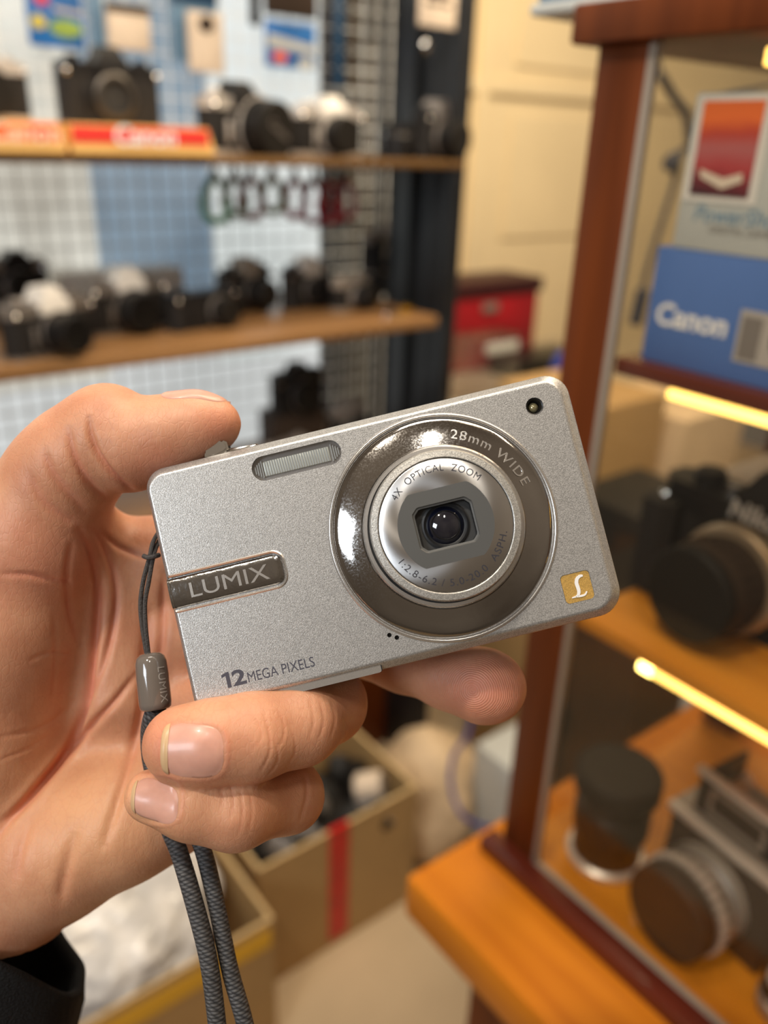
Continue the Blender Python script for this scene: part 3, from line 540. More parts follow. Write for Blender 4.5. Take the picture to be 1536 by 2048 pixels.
# medium format camera
mf = empty('box_camera', 'silver edged box camera with open finder and ringed lens on the case floor', 'camera', (.487, .190, .9215), math.radians(-96))
MB().box((-.046, -.022, .0), (.046, .045, .082), .003).build('body', 'brown_black', mf)
MB().box((-.048, -.026, .080), (.048, -.018, .087), .002).build('front_bar', 'silver', mf)
MB().box((-.048, -.018, .082), (.048, .047, .087), .002).build('top_plate', 'silver_dull', mf)
f_ = MB(); f_.box((-.034, -.014, .087), (.034, -.010, .093)); f_.box((-.034, -.014, .115), (.034, -.010, .119)); f_.box((-.034, -.014, .087), (-.022, -.010, .119)); f_.box((.022, -.014, .087), (.034, -.010, .119))
h_ = f_.build('finder_hood', 'black_paint', mf, smooth=False)
MB().box((-.024, -.010, .089), (.024, -.008, .117)).build('finder_screen', 'brown_black', h_)
r = MB(); r.box((-.023, -.0155, .092), (.023, -.0135, .095)); r.box((-.023, -.0155, .111), (.023, -.0135, .114)); r.box((-.023, -.0155, .092), (-.020, -.0135, .114)); r.box((.020, -.0155, .092), (.023, -.0135, .114))
r.build('finder_frame', 'silver_dull', h_, smooth=False)
MB().box((-.038, -.017, .118), (.038, -.009, .123), .002).build('top_bar', 'silver', mf)
MB().box((-.034, -.010, .087), (-.031, .036, .119)).build('hood_side', 'black_paint', h_)
MB().box((.031, -.010, .087), (.034, .036, .119)).build('hood_side', 'black_paint', h_)
MB().lathe([(.013, 0), (.013, .008), (.009, .009), (.009, .011)], 30, (-.034, .030, .087)).build('knob', 'silver', mf)
MB().lathe([(.006, 0), (.006, .006)], 20, (-.046, -.006, .075), 'X').build('side_button', 'silver', mf)
MB().tube([(.050, -.020, .084), (.060, -.020, .100), (.070, .01, .118)], .0035, 10).build('crank_arm', 'silver', mf)
MB().lathe([(.005, 0), (.005, .008)], 16, (.052, -.026, .084), '-Y').build('crank_knob', 'silver', mf)
le = MB().lathe([(.034, 0), (.034, .008), (.031, .010), (.031, .018), (.034, .020), (.034, .030)], 48, (-.004, -.022, .037), '-Y').build('lens', 'silver_dull', mf)
MB().lathe([(.035, .001), (.0352, .007)], 48, (-.004, -.022, .037), '-Y', cap0=False, cap1=False).build('aperture_ring', 'silver', le)
r = MB()
for k in range(30):
    r.T = Matrix.Translation((-.004, 0, .037)) @ Matrix.Rotation(2*math.pi*k/30, 4, 'Y'); r.box((-.0022, -.051, .0335), (.0022, -.043, .0362), .0006)
r.build('focus_ring', 'silver', le)
MB().lathe([(.032, .030), (.0335, .034), (.0335, .044), (.032, .046)], 48, (-.004, -.022, .037), '-Y').build('lens_cap', 'brown_black', le)
q = onz(1545, 2040, .9215)
kn = empty('small_lens', 'small silver and black knurled lens cut by the bottom frame corner', 'lens', (q.x+.012, q.y, .9215), math.radians(30))
MB().lathe([(.016, 0), (.018, .003), (.018, .012), (.014, .014)], 30).build('barrel', 'silver_dull', kn)
r = MB()
for k in range(20): r.T = Matrix.Rotation(2*math.pi*k/20, 4, 'Z'); r.box((.0135, -.0015, .014), (.0165, .0015, .026))
r.build('grip_ring', 'black_plastic', kn)
MB().lathe([(.0145, .014), (.0145, .028), (.0125, .029)], 30).build('front_ring', 'silver', kn)
# things seen through the glass
for (x0_, y0_, x1_, y1_, z0_, z1_, mm, lb, cat) in (
    (1.28, .98, 1.52, 1.25, 0, .98, 'cardboard', 'tall tan carton standing behind the glass case', 'carton'),
    (1.56, .95, 1.80, 1.22, 0, .92, 'paper_bag', 'pale tan carton right of the tall tan one, seen through the glass', 'carton'),
    (.98, .60, 1.16, .78, 0, .955, 'black_plastic', 'dark bin standing behind the glass case', 'bin'),
    (1.02, .80, 1.30, .965, 0, .30, 'carton_white', 'low pale carton standing behind the corner post of the case', 'carton'),
    (.98, .36, 1.16, .52, 0, 1.02, 'carton_white', 'tall pale carton seen through the glass behind the lens', 'carton'),
    (1.20, .30, 1.40, .50, 0, 1.16, 'curtain', 'tall grey brown carton at the back right, seen through the glass', 'carton'),
    ):
    tag(MB().box((x0_, y0_, z0_), (x1_, y1_, z1_), .004).build('carton' if cat == 'carton' else 'bin', mm), lb, cat)
# strap hanging behind the case
q = [ony(*p, .75) for p in ((1322, 150), (1345, 190), (1372, 230), (1380, 300))]
st = empty('hanging_strap', 'dark strap hanging in a loop behind the glass case', 'strap', (q[0].x, .75, q[0].z))
part(MB().tube(spline(q, 6), [.006]*18+[.004], 8), 'strap_loop', 'strap_rubber', st)
q2 = [ony(*p, .75) for p in ((1380, 290), (1345, 322), (1352, 350), (1322, 450), (1295, 540), (1284, 590), (1270, 650))]
part(MB().tube(spline(q2, 6), [.004+.010*math.exp(-((i-7)/3.0)**2)+(.006 if i > 28 else 0) for i in range(37)], 8), 'strap_tail', 'strap_rubber', st)
q3 = [ony(*p, .75) for p in ((1322, 150), (1318, 60), (1330, -200))]
part(MB().tube(spline(q3, 4), .002, 6), 'hanging_cord', 'strap_rubber', st)
# =============================================================== CARTONS ON THE FLOOR
def carton(name, label, x0, y0, x1, y1, h, inner=.02):
    e = empty(name, label, 'carton', ((x0+x1)/2, (y0+y1)/2, 0), 0, 'open cartons on the floor'); t = .006
    b = MB(); b.box((x0, y0, 0), (x1, y0+t, h)); b.box((x0, y1-t, 0), (x1, y1, h)); b.box((x0, y0+t, 0), (x0+t, y1-t, h)); b.box((x1-t, y0+t, 0), (x1, y1-t, h)); b.box((x0+t, y0+t, .0), (x1-t, y1-t, .008))
    part(b, 'box_walls', 'cardboard', e, smooth=False)
    r = MB()
    for (a, c) in (((x0, y0), (x1, y0+t)), ((x0, y1-t), (x1, y1)), ((x0, y0+t), (x0+t, y1-t)), ((x1-t, y0+t), (x1, y1-t))): r.box((a[0]-.0006, a[1]-.0006, h-.0005), (c[0]+.0006, c[1]+.0006, h+.0015))
    part(r, 'rim', 'cardboard_edge', e, smooth=False)
    return e
ca = carton('open_carton', 'open cardboard carton with red tape, filled with dark lenses', .485, .935, .838, 1.21, .30)
xr = ony(678, 1700, .935).x
part(MB().box((xr-.022, .9335, .02), (xr+.022, .9352, .3005)), 'red_tape', 'red_tape', ca)
part(MB().box((xr-.022, .9335, .3012), (xr+.022, .9425, .3022)), 'red_tape', 'red_tape', ca)
cbx = carton('open_carton', 'open cardboard carton with yellow tape and crumpled plastic bag', .02, .838, .458, 1.20, .30)
part(MB().box((.02, .8362, .245), (.452, .8378, .283)), 'yellow_tape', 'yellow_tape', cbx)
rnd = random.Random(3)
k = 0
for iy in range(4):
    for ix in range(5):
        x = .515+ix*.072+rnd.uniform(-.012, .012); y = .968+iy*.062+rnd.uniform(-.01, .01); r_ = rnd.uniform(.022, .031); hh = rnd.uniform(.04, .07)
        e = empty('spare_lens', 'dark loose lens lying among others in the red taped carton', 'lens', (min(max(x, .53), .80), min(max(y, .975), 1.17), .19+rnd.uniform(-.01, .035)), rnd.uniform(0, 6), 'loose lenses in the red taped carton')
        e.rotation_euler = (rnd.uniform(-1.0, 1.0), rnd.uniform(-1.0, 1.0), rnd.uniform(0, 6))
        MB().lathe([(r_*.85, 0), (r_, hh*.2), (r_, hh*.8), (r_*.9, hh)], 24).build('barrel', rnd.choice(['black_paint', 'black_plastic', 'rubber']), e)
        MB().lathe([(r_*.88, hh*1.0), (r_*.7, hh*1.03)], 24).build('front_rim', rnd.choice(['silver_dull', 'black_paint', 'silver_dull']), e)
tag(MB().box((.50, .95, .008), (.825, 1.19, .18), .004).build('packing_block', 'black_leather'), 'dark packing block under the loose lenses', 'packing')
pw = onz(745, 1578, .27)
po = empty('spare_lens', 'pale cream white lens resting on the dark lenses in the carton', 'lens', (pw.x, pw.y+.02, .262), 0)
po.rotation_euler = (1.25, .2, .7)
MB().lathe([(.024, -.02), (.028, -.015), (.028, .03), (.025, .035)], 28).build('barrel', 'tan_cloth', po); MB().lathe([(.025, .035), (.020, .038)], 28).build('front_rim', 'silver_dull', po)
# crumpled clear bag
def crumple(name, label, cat, c, rx, ry, rz, m, seed, amp=.25, parent=None):
    bm = bmesh.new(); bmesh.ops.create_icosphere(bm, subdivisions=5, radius=1)
    from mathutils import noise
    for v in bm.verts:
        p = v.co.copy(); n = noise.noise(p*1.6+Vector((seed, 0, 0)))*.9 + (1-abs(noise.noise(p*4+Vector((seed, 3, 0)))))*.45 + (1-abs(noise.noise(p*9+Vector((0, seed, 0)))))*.22
        p *= 1+amp*(n-.6); v.co = Vector((p.x*rx, p.y*ry, max(p.z, -.6)*rz))
    me = bpy.data.meshes.new(name); bm.to_mesh(me); bm.free(); me.materials.append(M[m]); me.polygons.foreach_set('use_smooth', [True]*len(me.polygons))
    o = bpy.data.objects.new(name, me); COL.objects.link(o); o.location = c; return tag(o, label, cat)
M['plastic_bag'] = mat('crumpled_plastic', (.66, .64, .62), .22, var=.25, vscale=22, coat=.5)
crumple('plastic_bag', 'crumpled shiny grey plastic bag bulging out of the yellow taped carton', 'bag', (.235, .985, .275), .165, .13, .085, 'plastic_bag', 4.2, .34)
crumple('plastic_bag', 'small white crumpled bag at the right rim of the yellow taped carton', 'bag', (.418, 1.03, .265), .026, .07, .04, 'plastic_bag', 9.2, .3)
crumple('bag_or_dark_filler', 'black bag-shaped mass added as the dark behind the yellow taped carton', 'bag', (.25, 1.34, .10), .26, .10, .24, 'black_leather', 2.2, .3)  # black mass added to stand for the darkness under the shelving
crumple('paper_bag', 'beige paper sack standing right of the red taped carton', 'bag', (.975, 1.05, .12), .125, .12, .165, 'paper_bag', 1.2, .12)
crumple('bag_or_dark_filler', 'grey cloth bag seen through the glass beside the storage box', 'bag', (1.33, .78, .13), .10, .10, .20, 'curtain', 6.2, .3)
pc_ = [P(u, v, d) for u, v, d in ((960, 1330, 1.60), (938, 1460, 1.62), (908, 1510, 1.55), (902, 1570, 1.50), (925, 1630, 1.46), (980, 1655, 1.42), (1040, 1640, 1.38), (1120, 1650, 1.5))]+[Vector((1.27, .74, .0))]
tag(MB().tube(spline(pc_, 8), .0045, 8).build('blue_cable', mat('blue_cable', (.03, .03, .16), .5)), 'dark blue cable looping down beside the beige paper sack', 'cable')
gq = onz(975, 1322, .45)
tag(MB().box((1.10, 1.375, .45), (1.155, 1.45, .56), .006).build('small_pouch', mat('green_cloth', (.01, .10, .06), .6)), 'small dark green pouch on the wooden storage box', 'pouch')
# =============================================================== THE COMPACT CAMERA IN THE HAND
def sock(nt, b, name, out): nt.links.new(out, b.inputs[name])
def silver_paint(name, col, rough=.36, metal=.75, spark=.5):
    m = mat(name, col, rough, metal); nt = m.node_tree; b = nt.nodes['Principled BSDF']
    tc = nt.nodes.new('ShaderNodeTexCoord')
    v = nt.nodes.new('ShaderNodeTexVoronoi'); v.inputs['Scale'].default_value = 7000
    cr = nt.nodes.new('ShaderNodeMapRange'); cr.inputs[1].default_value = 0; cr.inputs[2].default_value = 1; cr.inputs[3].default_value = 1-spark*.45; cr.inputs[4].default_value = 1+spark*.22
    sx = nt.nodes.new('ShaderNodeSeparateColor'); mu = nt.nodes.new('ShaderNodeVectorMath'); mu.operation = 'SCALE'; mu.inputs[0].default_value = col
    nt.links.new(tc.outputs['Object'], v.inputs['Vector']); nt.links.new(v.outputs['Color'], sx.inputs[0]); nt.links.new(sx.outputs[0], cr.inputs[0]); nt.links.new(cr.outputs[0], mu.inputs['Scale']); nt.links.new(mu.outputs[0], b.inputs['Base Color'])
    n = nt.nodes.new('ShaderNodeTexNoise'); n.inputs['Scale'].default_value = 3600; n.inputs['Detail'].default_value = 2
    bp = nt.nodes.new('ShaderNodeBump'); bp.inputs['Strength'].default_value = .35*spark; bp.inputs['Distance'].default_value = .00012
    nt.links.new(tc.outputs['Object'], n.inputs['Vector']); nt.links.new(n.outputs[0], bp.inputs['Height']); nt.links.new(bp.outputs[0], b.inputs['Normal'])
    return m
M['cam_silver'] = silver_paint('silver_paint', (.57, .56, .545), .36, .70, .9)
M['cam_silver_smooth'] = silver_paint('smooth_silver_trim', (.62, .60, .575), .26, .85, .15)
M['blasted'] = silver_paint('blasted_silver', (.56, .54, .50), .42, .75, 1.0)
M['cam_chrome'] = mat('smudged_chrome', (.39, .37, .35), .1, 1, bump=.035, bscale=350)
nt = M['cam_chrome'].node_tree; b = nt.nodes['Principled BSDF']; tc = nt.nodes.new('ShaderNodeTexCoord'); n = nt.nodes.new('ShaderNodeTexNoise'); n.inputs['Scale'].default_value = 2600; n.inputs['Detail'].default_value = 3
mr = nt.nodes.new('ShaderNodeMapRange'); mr.inputs[1].default_value = .38; mr.inputs[2].default_value = .68; mr.inputs[3].default_value = .07; mr.inputs[4].default_value = .15
nt.links.new(tc.outputs['Object'], n.inputs['Vector']); nt.links.new(n.outputs[0], mr.inputs[0]); nt.links.new(mr.outputs[0], b.inputs['Roughness'])
M['brushed'] = mat('spun_aluminium', (.52, .51, .50), .26, 1)
nt = M['brushed'].node_tree; b = nt.nodes['Principled BSDF']; b.inputs['Anisotropic'].default_value = .85
tg = nt.nodes.new('ShaderNodeTangent'); tg.direction_type = 'RADIAL'; tg.axis = 'Z'; nt.links.new(tg.outputs[0], b.inputs['Tangent'])
M['aperture_grey'] = mat('matt_grey_plate', (.078, .078, .075), .5)
M['black_gap'] = mat('black_gap', (.008, .008, .009), .5)
M['lens_glass'] = mat('coated_lens_glass', (.004, .005, .012), .03, coat=1, spec=.8)
PR = Matrix.Rotation(.238851, 4, 'Z') @ Matrix.Rotation(.0119255, 4, 'Y') @ Matrix.Rotation(-.0637519, 4, 'X')
CC = CM @ Matrix.Translation((-.000288, -.0063990, -.1832534)) @ PR
cc = bpy.data.objects.new('compact_camera', None); COL.objects.link(cc); cc.matrix_world = CC; cc.empty_display_size = .01
tag(cc, 'silver compact camera with extended chrome ringed lens, held in the hand', 'camera')
SM = Matrix.Scale(.001, 4)
def mm(): b = MB(); b.T = SM; return b
W2, H2 = 48.5, 27.53
def rrect(l, r, b, t, rad, n=8):
    if not isinstance(rad, (tuple, list)): rad = (rad,)*4      # BR, TR, TL, BL
    pts = []
    for (cx, cy, a0, q) in ((r, b, -90, rad[0]), (r, t, 0, rad[1]), (l, t, 90, rad[2]), (l, b, 180, rad[3])):
        sx = cx-q if cx == r else cx+q; sy = cy+q if cy == b else cy-q
        for k in range(n+1):
            a = math.radians(a0+90*k/n); pts.append((sx+q*math.cos(a), sy+q*math.sin(a)))
    return pts
def stack(layers):
    b = mm(); vs = []; fs = []; n = len(layers[0][0])
    for pts, z in layers: vs += [(p[0], p[1], z) for p in pts]
    for i in range(len(layers)-1):
        for k in range(n): fs.append((i*n+k, i*n+(k+1) % n, (i+1)*n+(k+1) % n, (i+1)*n+k))
    fs += [tuple(reversed(range(n))), tuple(range((len(layers)-1)*n, len(layers)*n))]
    return b.add(vs, fs)
def lay(dl, dr, db, dt, z, rr=(5.6, 5.2, 4.6, 3.2)):
    dm = min(dl, dr, db, dt); return (rrect(-W2+dl, W2-dr, -H2+db, H2-dt, tuple(max(1.2, q-dm) for q in rr)), z)
body = stack([lay(2.2, 2.4, 2.0, 2.0, -19), lay(1.0, 1.1, .9, .9, -18.4), lay(.35, .4, .3, .3, -17), lay(.25, .3, .2, .2, -14), lay(.0, .0, .0, .0, -6), lay(0, 0, 0, 0, -3.9),
              lay(.28, .28, .28, .28, -3.7), lay(.28, .28, .28, .28, -3.3), lay(0, 0, 0, 0, -3.1), lay(.0, .0, .0, .0, -.4), lay(.03, .08, .08, .08, .1), lay(.15, .35, .3, .3, .5), lay(.75, 1.75, 1.45, 1.3, 1.9), lay(.95, 2.2, 1.75, 1.6, 2.3), lay(1.25, 2.6, 2.1, 1.9, 2.47), lay(1.5, 2.9, 2.4, 2.2, 2.5)]).build('body', 'cam_silver', cc, ang=50)
cuts = []
def cutter(pts, z0, z1):
    o = mm().prism(pts, z0, z1).build('cut', 'black_gap', None, smooth=False); o.matrix_world = CC; cuts.append(o)
circ = lambda cx, cy, r, n=32: [(cx+r*math.cos(2*math.pi*k/n), cy+r*math.sin(2*math.pi*k/n)) for k in range(n)]
FLc = (-14.25, 21.65)
stad = lambda cx, cy, hw, hh, n=8: rrect(cx-hw, cx+hw, cy-hh, cy+hh, hh*.98, n)
cutter(stad(FLc[0], FLc[1], 10.1, 2.75), .9, 6)
cutter(circ(39.7, 20.9, 1.95), .2, 6)
cutter(circ(-3.45, -20.35, .5, 16), 1.0, 6); cutter(circ(-2.0, -21.25, .5, 16), 1.0, 6)
LG = rrect(-52, -22.35, -4.25, 3.15, (2.3, 2.3, .5, .5))
cutter(LG, 1.55, 6)
cutter(rrect(35.6, 42.2, -23.2, -16.7, 1.0, 4), 2.2, 6)
bpy.context.view_layer.update()
for o in cuts:
    md = body.modifiers.new('b', 'BOOLEAN'); md.object = o; md.operation = 'DIFFERENCE'; md.solver = 'EXACT'
me = bpy.data.meshes.new_from_object(body.evaluated_get(bpy.context.evaluated_depsgraph_get()))
body.modifiers.clear(); body.data = me
for o in cuts: bpy.data.objects.remove(o)
me.polygons.foreach_set('use_smooth', [True]*len(me.polygons)); me.set_sharp_from_angle(angle=math.radians(38))
wm = body.modifiers.new('w', 'WEIGHTED_NORMAL'); wm.keep_sharp = True
# battery door along the bottom edge
mm().prism(rrect(-46.2, -6.9, -27.75, -25.55, .5, 3), -16, 1.75).build('battery_door', 'cam_silver_smooth', cc, ang=30)
mm().prism(rrect(-46.4, -6.7, -27.6, -25.35, .4, 3), -16.2, 1.62).build('door_gap', 'black_gap', cc)
# flash
fw = mm().prism(stad(*FLc, 10.0, 2.65), .92, 1.0).build('flash_window', 'silver_dull', cc, smooth=False)
r = mm(); r.box((FLc[0]-7.6, FLc[1]-1.75, 1.0), (FLc[0]+7.4, FLc[1]+1.6, 1.35), .2); r.build('flash_reflector', mat('flash_reflector', (.86, .83, .72), .42, .3), fw)
r = mm()
for k in range(26): x = FLc[0]-7.3+k*.56; r.box((x, FLc[1]-1.65, 1.35), (x+.26, FLc[1]+1.5, 1.52))
for k in range(4):
    for s in (-1, 1): x = FLc[0]+s*(7.9+k*.5); r.box((x-.11, FLc[1]-1.9+.35*k, 1.0), (x+.11, FLc[1]+1.9-.35*k, 1.6))
r.build('flash_ribs', mat('flash_prisms', (.80, .82, .80), .2, .45), fw, smooth=False)
mm().prism(stad(*FLc, 10.05, 2.7), 2.05, 2.2).build('flash_cover', glassmat('flash_cover', (.93, .95, .97), .12, .03), fw, smooth=False)
# assist lamp
al = mm().lathe([(1.93, .25), (1.93, 2.35), (1.65, 2.2), (1.3, .9), (1.2, .6)], 32, (39.7, 20.9, 0), cap0=False).build('assist_lamp', 'black_paint', cc)
mm().lathe([(1.15, .7), (.9, 1.2), (.4, 1.5), (.01, 1.55)], 24, (39.7, 20.9, 0)).build('lamp_lens', mat('amber_lens', (.35, .30, .16), .12, .5, coat=1), al)
mic = mm(); mic.prism(circ(-3.45, -20.35, .49, 16), 1.0, 1.1); mic.prism(circ(-2.0, -21.25, .49, 16), 1.0, 1.1); mic.build('microphone_holes', 'black_gap', cc, smooth=False)
# logo plate in its channel
b = mm(); n = 10; rows = []
LP = rrect(-48.0, -22.75, -3.85, 2.75, (2.0, 2.0, .4, .4)); LPi = rrect(-47.4, -23.4, -3.2, 2.1, (1.6, 1.6, .3, .3))
b = mm(); vs = []; fs = []; ny_, nx_ = 22, 30
for i in range(ny_+1):
    y = -3.85+6.6*i/ny_; e_y = abs(y+.55)/3.3; xr_ = -24.75+2.0*math.sqrt(max(0, 1-max(0, (e_y*3.3-1.3)/2.0)**2))
    for j in range(nx_+1):
        x = -48.1+(xr_+48.1)*(j/nx_)**.6; ex = max(0, (x+24.6)/1.9)
        vs.append((x, y, 1.75+.75*math.sqrt(max(0, 1-e_y**2.2*.98))-.35*ex**2))
for i in range(ny_):
    for j in range(nx_): a = i*(nx_+1)+j; fs.append((a, a+1, a+nx_+2, a+nx_+1))
M['logo_chrome'] = mat('dark_polished_plate', (.36, .35, .34), .14, 1, bump=.25, bscale=260)
lp = b.add(vs, fs).build('logo_plate', 'logo_chrome', cc, ang=60)
rim = mm(); o_ = rrect(-47.6, -21.75, -4.85, 3.75, (2.8, 2.8, .5, .5)); i_ = rrect(-47.55, -22.4, -4.2, 3.1, (2.25, 2.25, .45, .45)); mid = rrect(-47.57, -22.05, -4.55, 3.45, (2.5, 2.5, .5, .5)); nn = len(o_)
rim.add([(p[0], p[1], 2.48) for p in o_]+[(p[0], p[1], 2.78) for p in mid]+[(p[0], p[1], 2.45) for p in i_], [(j*nn+k, j*nn+(k+1) % nn, (j+1)*nn+(k+1) % nn, (j+1)*nn+k) for j in range(2) for k in range(nn) if not (k+1) % nn in (19, 0) or True])
rim.build('logo_rim', 'cam_silver_smooth', cc, ang=60)
def Tm(x, y, z, rz=0): return SM @ Matrix.Translation((x, y, z)) @ Matrix.Rotation(rz, 4, 'Z')
text('logo_lettering', 'LUMIX', 4.7, 'cam_silver_smooth', lp, Tm(-34.6, -.62, 2.42), ext=.32, fit=(17.6, 3.3))
# printed texts
one = mm().prism([(-40.1, -23.15), (-39.25, -23.15), (-39.25, -19.75), (-39.85, -19.75), (-41.0, -20.15), (-41.0, -20.75), (-40.1, -20.5)], 2.50, 2.512).build('printed_text', 'print_grey', cc, smooth=False)
text('printed_text', '2', 4.6, 'print_grey', cc, Tm(-37.3, -21.42, 2.506), ext=.006, bold=.13, fit=(3.0, 3.4))
text('printed_text', 'MEGA PIXELS', 2.75, 'print_grey', cc, Tm(-28.05, -21.95, 2.506), ext=.006, fit=(14.8, 2.2))
# gold badge
bd = mm().prism(rrect(35.72, 42.08, -23.08, -16.82, .9, 4), 2.2, 2.34).build('gold_badge', 'gold_paint', cc, smooth=False)
def ribbon(pts, ws, z0, z1):
    pts = [Vector((p[0], p[1], 0)) for p in pts]; vs = []; n = len(pts)
    for i, p in enumerate(pts):
        t = (pts[min(i+1, n-1)]-pts[max(i-1, 0)]).normalized(); nn_ = Vector((-t.y, t.x, 0))*ws[i]/2
        for z in (z0, z1): vs += [(p.x+nn_.x, p.y+nn_.y, z), (p.x-nn_.x, p.y-nn_.y, z)]
    fs = []
    for i in range(n-1):
        a = i*4; c = a+4; fs += [(a, a+1, c+1, c), (a+2, c+2, c+3, a+3), (a, c, c+2, a+2), (a+1, a+3, c+3, c+1)]
    fs += [(0, 2, 3, 1), (n*4-4, n*4-3, n*4-1, n*4-2)]
    return vs, fs
r = mm(); ox, oy = 38.9, -19.95
s1 = spline([(1.75, 2.15, 0), (1.1, 2.2, 0), (.35, 1.75, 0), (.0, .9, 0), (.05, 0, 0), (.05, -1.0, 0), (-.35, -1.75, 0), (-.9, -1.95, 0)], 5)
r.add(*ribbon([(p.x+ox, p.y+oy) for p in s1], [.35+.45*math.sin(math.pi*min(1, i/len(s1)*1.05))**.7 for i in range(len(s1))], 2.3, 2.52))
s2 = spline([(-1.75, -2.0, 0), (-.8, -1.95, 0), (.3, -2.05, 0), (1.2, -1.95, 0), (1.75, -1.35, 0)], 5)
r.add(*ribbon([(p.x+ox, p.y+oy) for p in s2], [.22+.2*math.sin(math.pi*i/len(s2)) for i in range(len(s2))], 2.3, 2.52))
r.build('badge_lettering', 'white_text', bd, smooth=False)
# lens assembly
LX, LY = 13.55, -.25
lensg = mm(); c = (LX, LY, 0)
mm().lathe([(25.3, 2.45), (25.05, 2.85), (24.75, 3.0), (24.45, 2.85), (24.2, 2.3)], 128, c, cap0=False, cap1=False).build('lens_bezel', 'cam_silver_smooth', cc, ang=60)
cr_ = mm().lathe([(24.25, 1.5), (24.15, 2.5), (23.7, 2.95), (22.8, 3.35), (20, 4.05), (17.9, 4.45), (17.75, 4.3), (17.7, 2)], 160, c).build('chrome_ring', 'cam_chrome', cc, ang=35)
t1 = mm().lathe([(17.5, 2), (17.5, 6.0), (17.2, 6.5), (16.5, 6.55), (16.35, 6.2)], 128, c, cap1=True).build('outer_barrel', 'cam_silver_smooth', cc, ang=30)
t2 = mm().lathe([(15.95, 6.0), (15.95, 11.3), (15.6, 11.95), (14.3, 12.1), (14.12, 12.0), (14.12, 7)], 128, c, cap0=False, cap1=False).build('inner_barrel', 'blasted', cc, ang=30)
mm().lathe([(16.4, 6.22), (16.05, 6.25), (15.97, 6.22)], 96, c, cap0=False, cap1=False).build('barrel_gap', 'black_gap', t1)
fr = mm().lathe([(13.98, 11.0), (13.98, 11.9), (13.8, 12.0), (7.6, 12.0)], 128, (0, 0, 0), cap0=False, cap1=False)
fro = fr.build('front_ring', 'brushed', cc, ang=30); fro.location = (LX*.001, LY*.001, 0)
# grey aperture plate: circle with flats, octagonal opening
def flatcirc(r, h, n=96):
    return [(r*math.cos(2*math.pi*k/n), max(-h, min(h, r*math.sin(2*math.pi*k/n)))) for k in range(n)]
def octo(hw, hh, ch, n=96):
    poly = [(hw, -hh+ch), (hw, hh-ch), (hw-ch, hh), (-hw+ch, hh), (-hw, hh-ch), (-hw, -hh+ch), (-hw+ch, -hh), (hw-ch, -hh)]; out = []
    for k in range(n):
        a = 2*math.pi*k/n; d = Vector((math.cos(a), math.sin(a))); best = 1e9
        for i in range(8):
            p = Vector(poly[i]); q = Vector(poly[(i+1) % 8]); e = q-p; den = d.x*e.y-d.y*e.x
            if abs(den) > 1e-9:
                t = (p.x*e.y-p.y*e.x)/den; u_ = (p.x*d.y-p.y*d.x)/den
                if t > 0 and -1e-6 <= u_ <= 1+1e-6: best = min(best, t)
        out.append((d.x*best, d.y*best))
    return out
def plate(layers, name, m, parent, ang=20):
    n = 96; b = mm(); vs = []; fs = []
    for pts, z in layers: vs += [(p[0]+LX, p[1]+LY, z) for p in pts]
    for i in range(len(layers)-1):
        for k in range(n): fs.append((i*n+k, i*n+(k+1) % n, (i+1)*n+(k+1) % n, (i+1)*n+k))
    return b.add(vs, fs).build(name, m, parent, ang=ang)
ap = plate([(flatcirc(10.1, 7.9), 11.6), (flatcirc(10.1, 7.9), 12.08), (octo(6.45, 4.9, 1.3), 12.12), (octo(6.25, 4.7, 1.25), 11.85), (octo(5.95, 4.4, 1.15), 11.75)], 'aperture_plate', 'aperture_grey', cc)
plate([(octo(5.95, 4.4, 1.15), 11.76), (octo(5.9, 4.35, 1.1), 9.8)], 'opening_wall', 'black_gap', ap)
mm().prism([(p[0]+LX, p[1]+LY) for p in octo(5.95, 4.4, 1.1)], 9.6, 9.8).build('aperture_floor', mat('shutter_leaf', (.035, .035, .035), .5), ap, smooth=False)
gl = mm().lathe([(5.0, 9.8), (5.0, 10.3), (4.6, 10.45), (4.2, 10.1), (3.9, 9.95)], 64, c).build('lens_rim', 'black_gap', ap, ang=60)
mm().lathe([(4.0, 10.0), (3.2, 10.7), (2.2, 11.15), (1.1, 11.4), (.01, 11.5)], 64, c, cap0=False).build('front_glass', 'lens_glass', gl, ang=80)
mm().lathe([(3.1, 10.85), (2.95, 11.0), (2.85, 10.9)], 48, c, cap0=False, cap1=False).build('inner_ring', 'black_paint', gl, ang=80)
def arctext(name, s, size, r, a0, a1, z, m, parent, top=True, ext=.01, bold=0, slope=0, space=1.15, ysc=1):
    vs, fs = textmesh(s, size, ext, bold=bold, space=space)
    xs_ = [v.x for v in vs]; xa, xb = min(xs_), max(xs_); out = []
    for v in vs:
        t = (v.x-xa)/(xb-xa)
        a = math.radians(a0+(a1-a0)*t); rr = r+v.y*ysc if top else r-v.y*ysc
        out.append((LX+rr*math.cos(a), LY+rr*math.sin(a), z+v.z+slope*(rr-r)))
    return mm().add(out, fs).build(name, m, parent, smooth=False)
arctext('front_lettering', '4X  OPTICAL  ZOOM', 2.15, 12.0, 140.5, 40.5, 12.012, 'print_black', fro, ext=.006).matrix_parent_inverse = Matrix.Translation((-LX*.001, -LY*.001, 0))
arctext('front_lettering', '1:2.8-6.2 / 5.0-20.0  ASPH.', 2.15, 12.1, 205.0, 340.0, 12.012, 'print_black', fro, top=False, ext=.006).matrix_parent_inverse = Matrix.Translation((-LX*.001, -LY*.001, 0))
arctext('ring_lettering', '28mm WIDE', 3.0, 20.3, 71.5, 13.5, 4.02, 'cam_silver_smooth', cr_, ext=.16, slope=-.24)
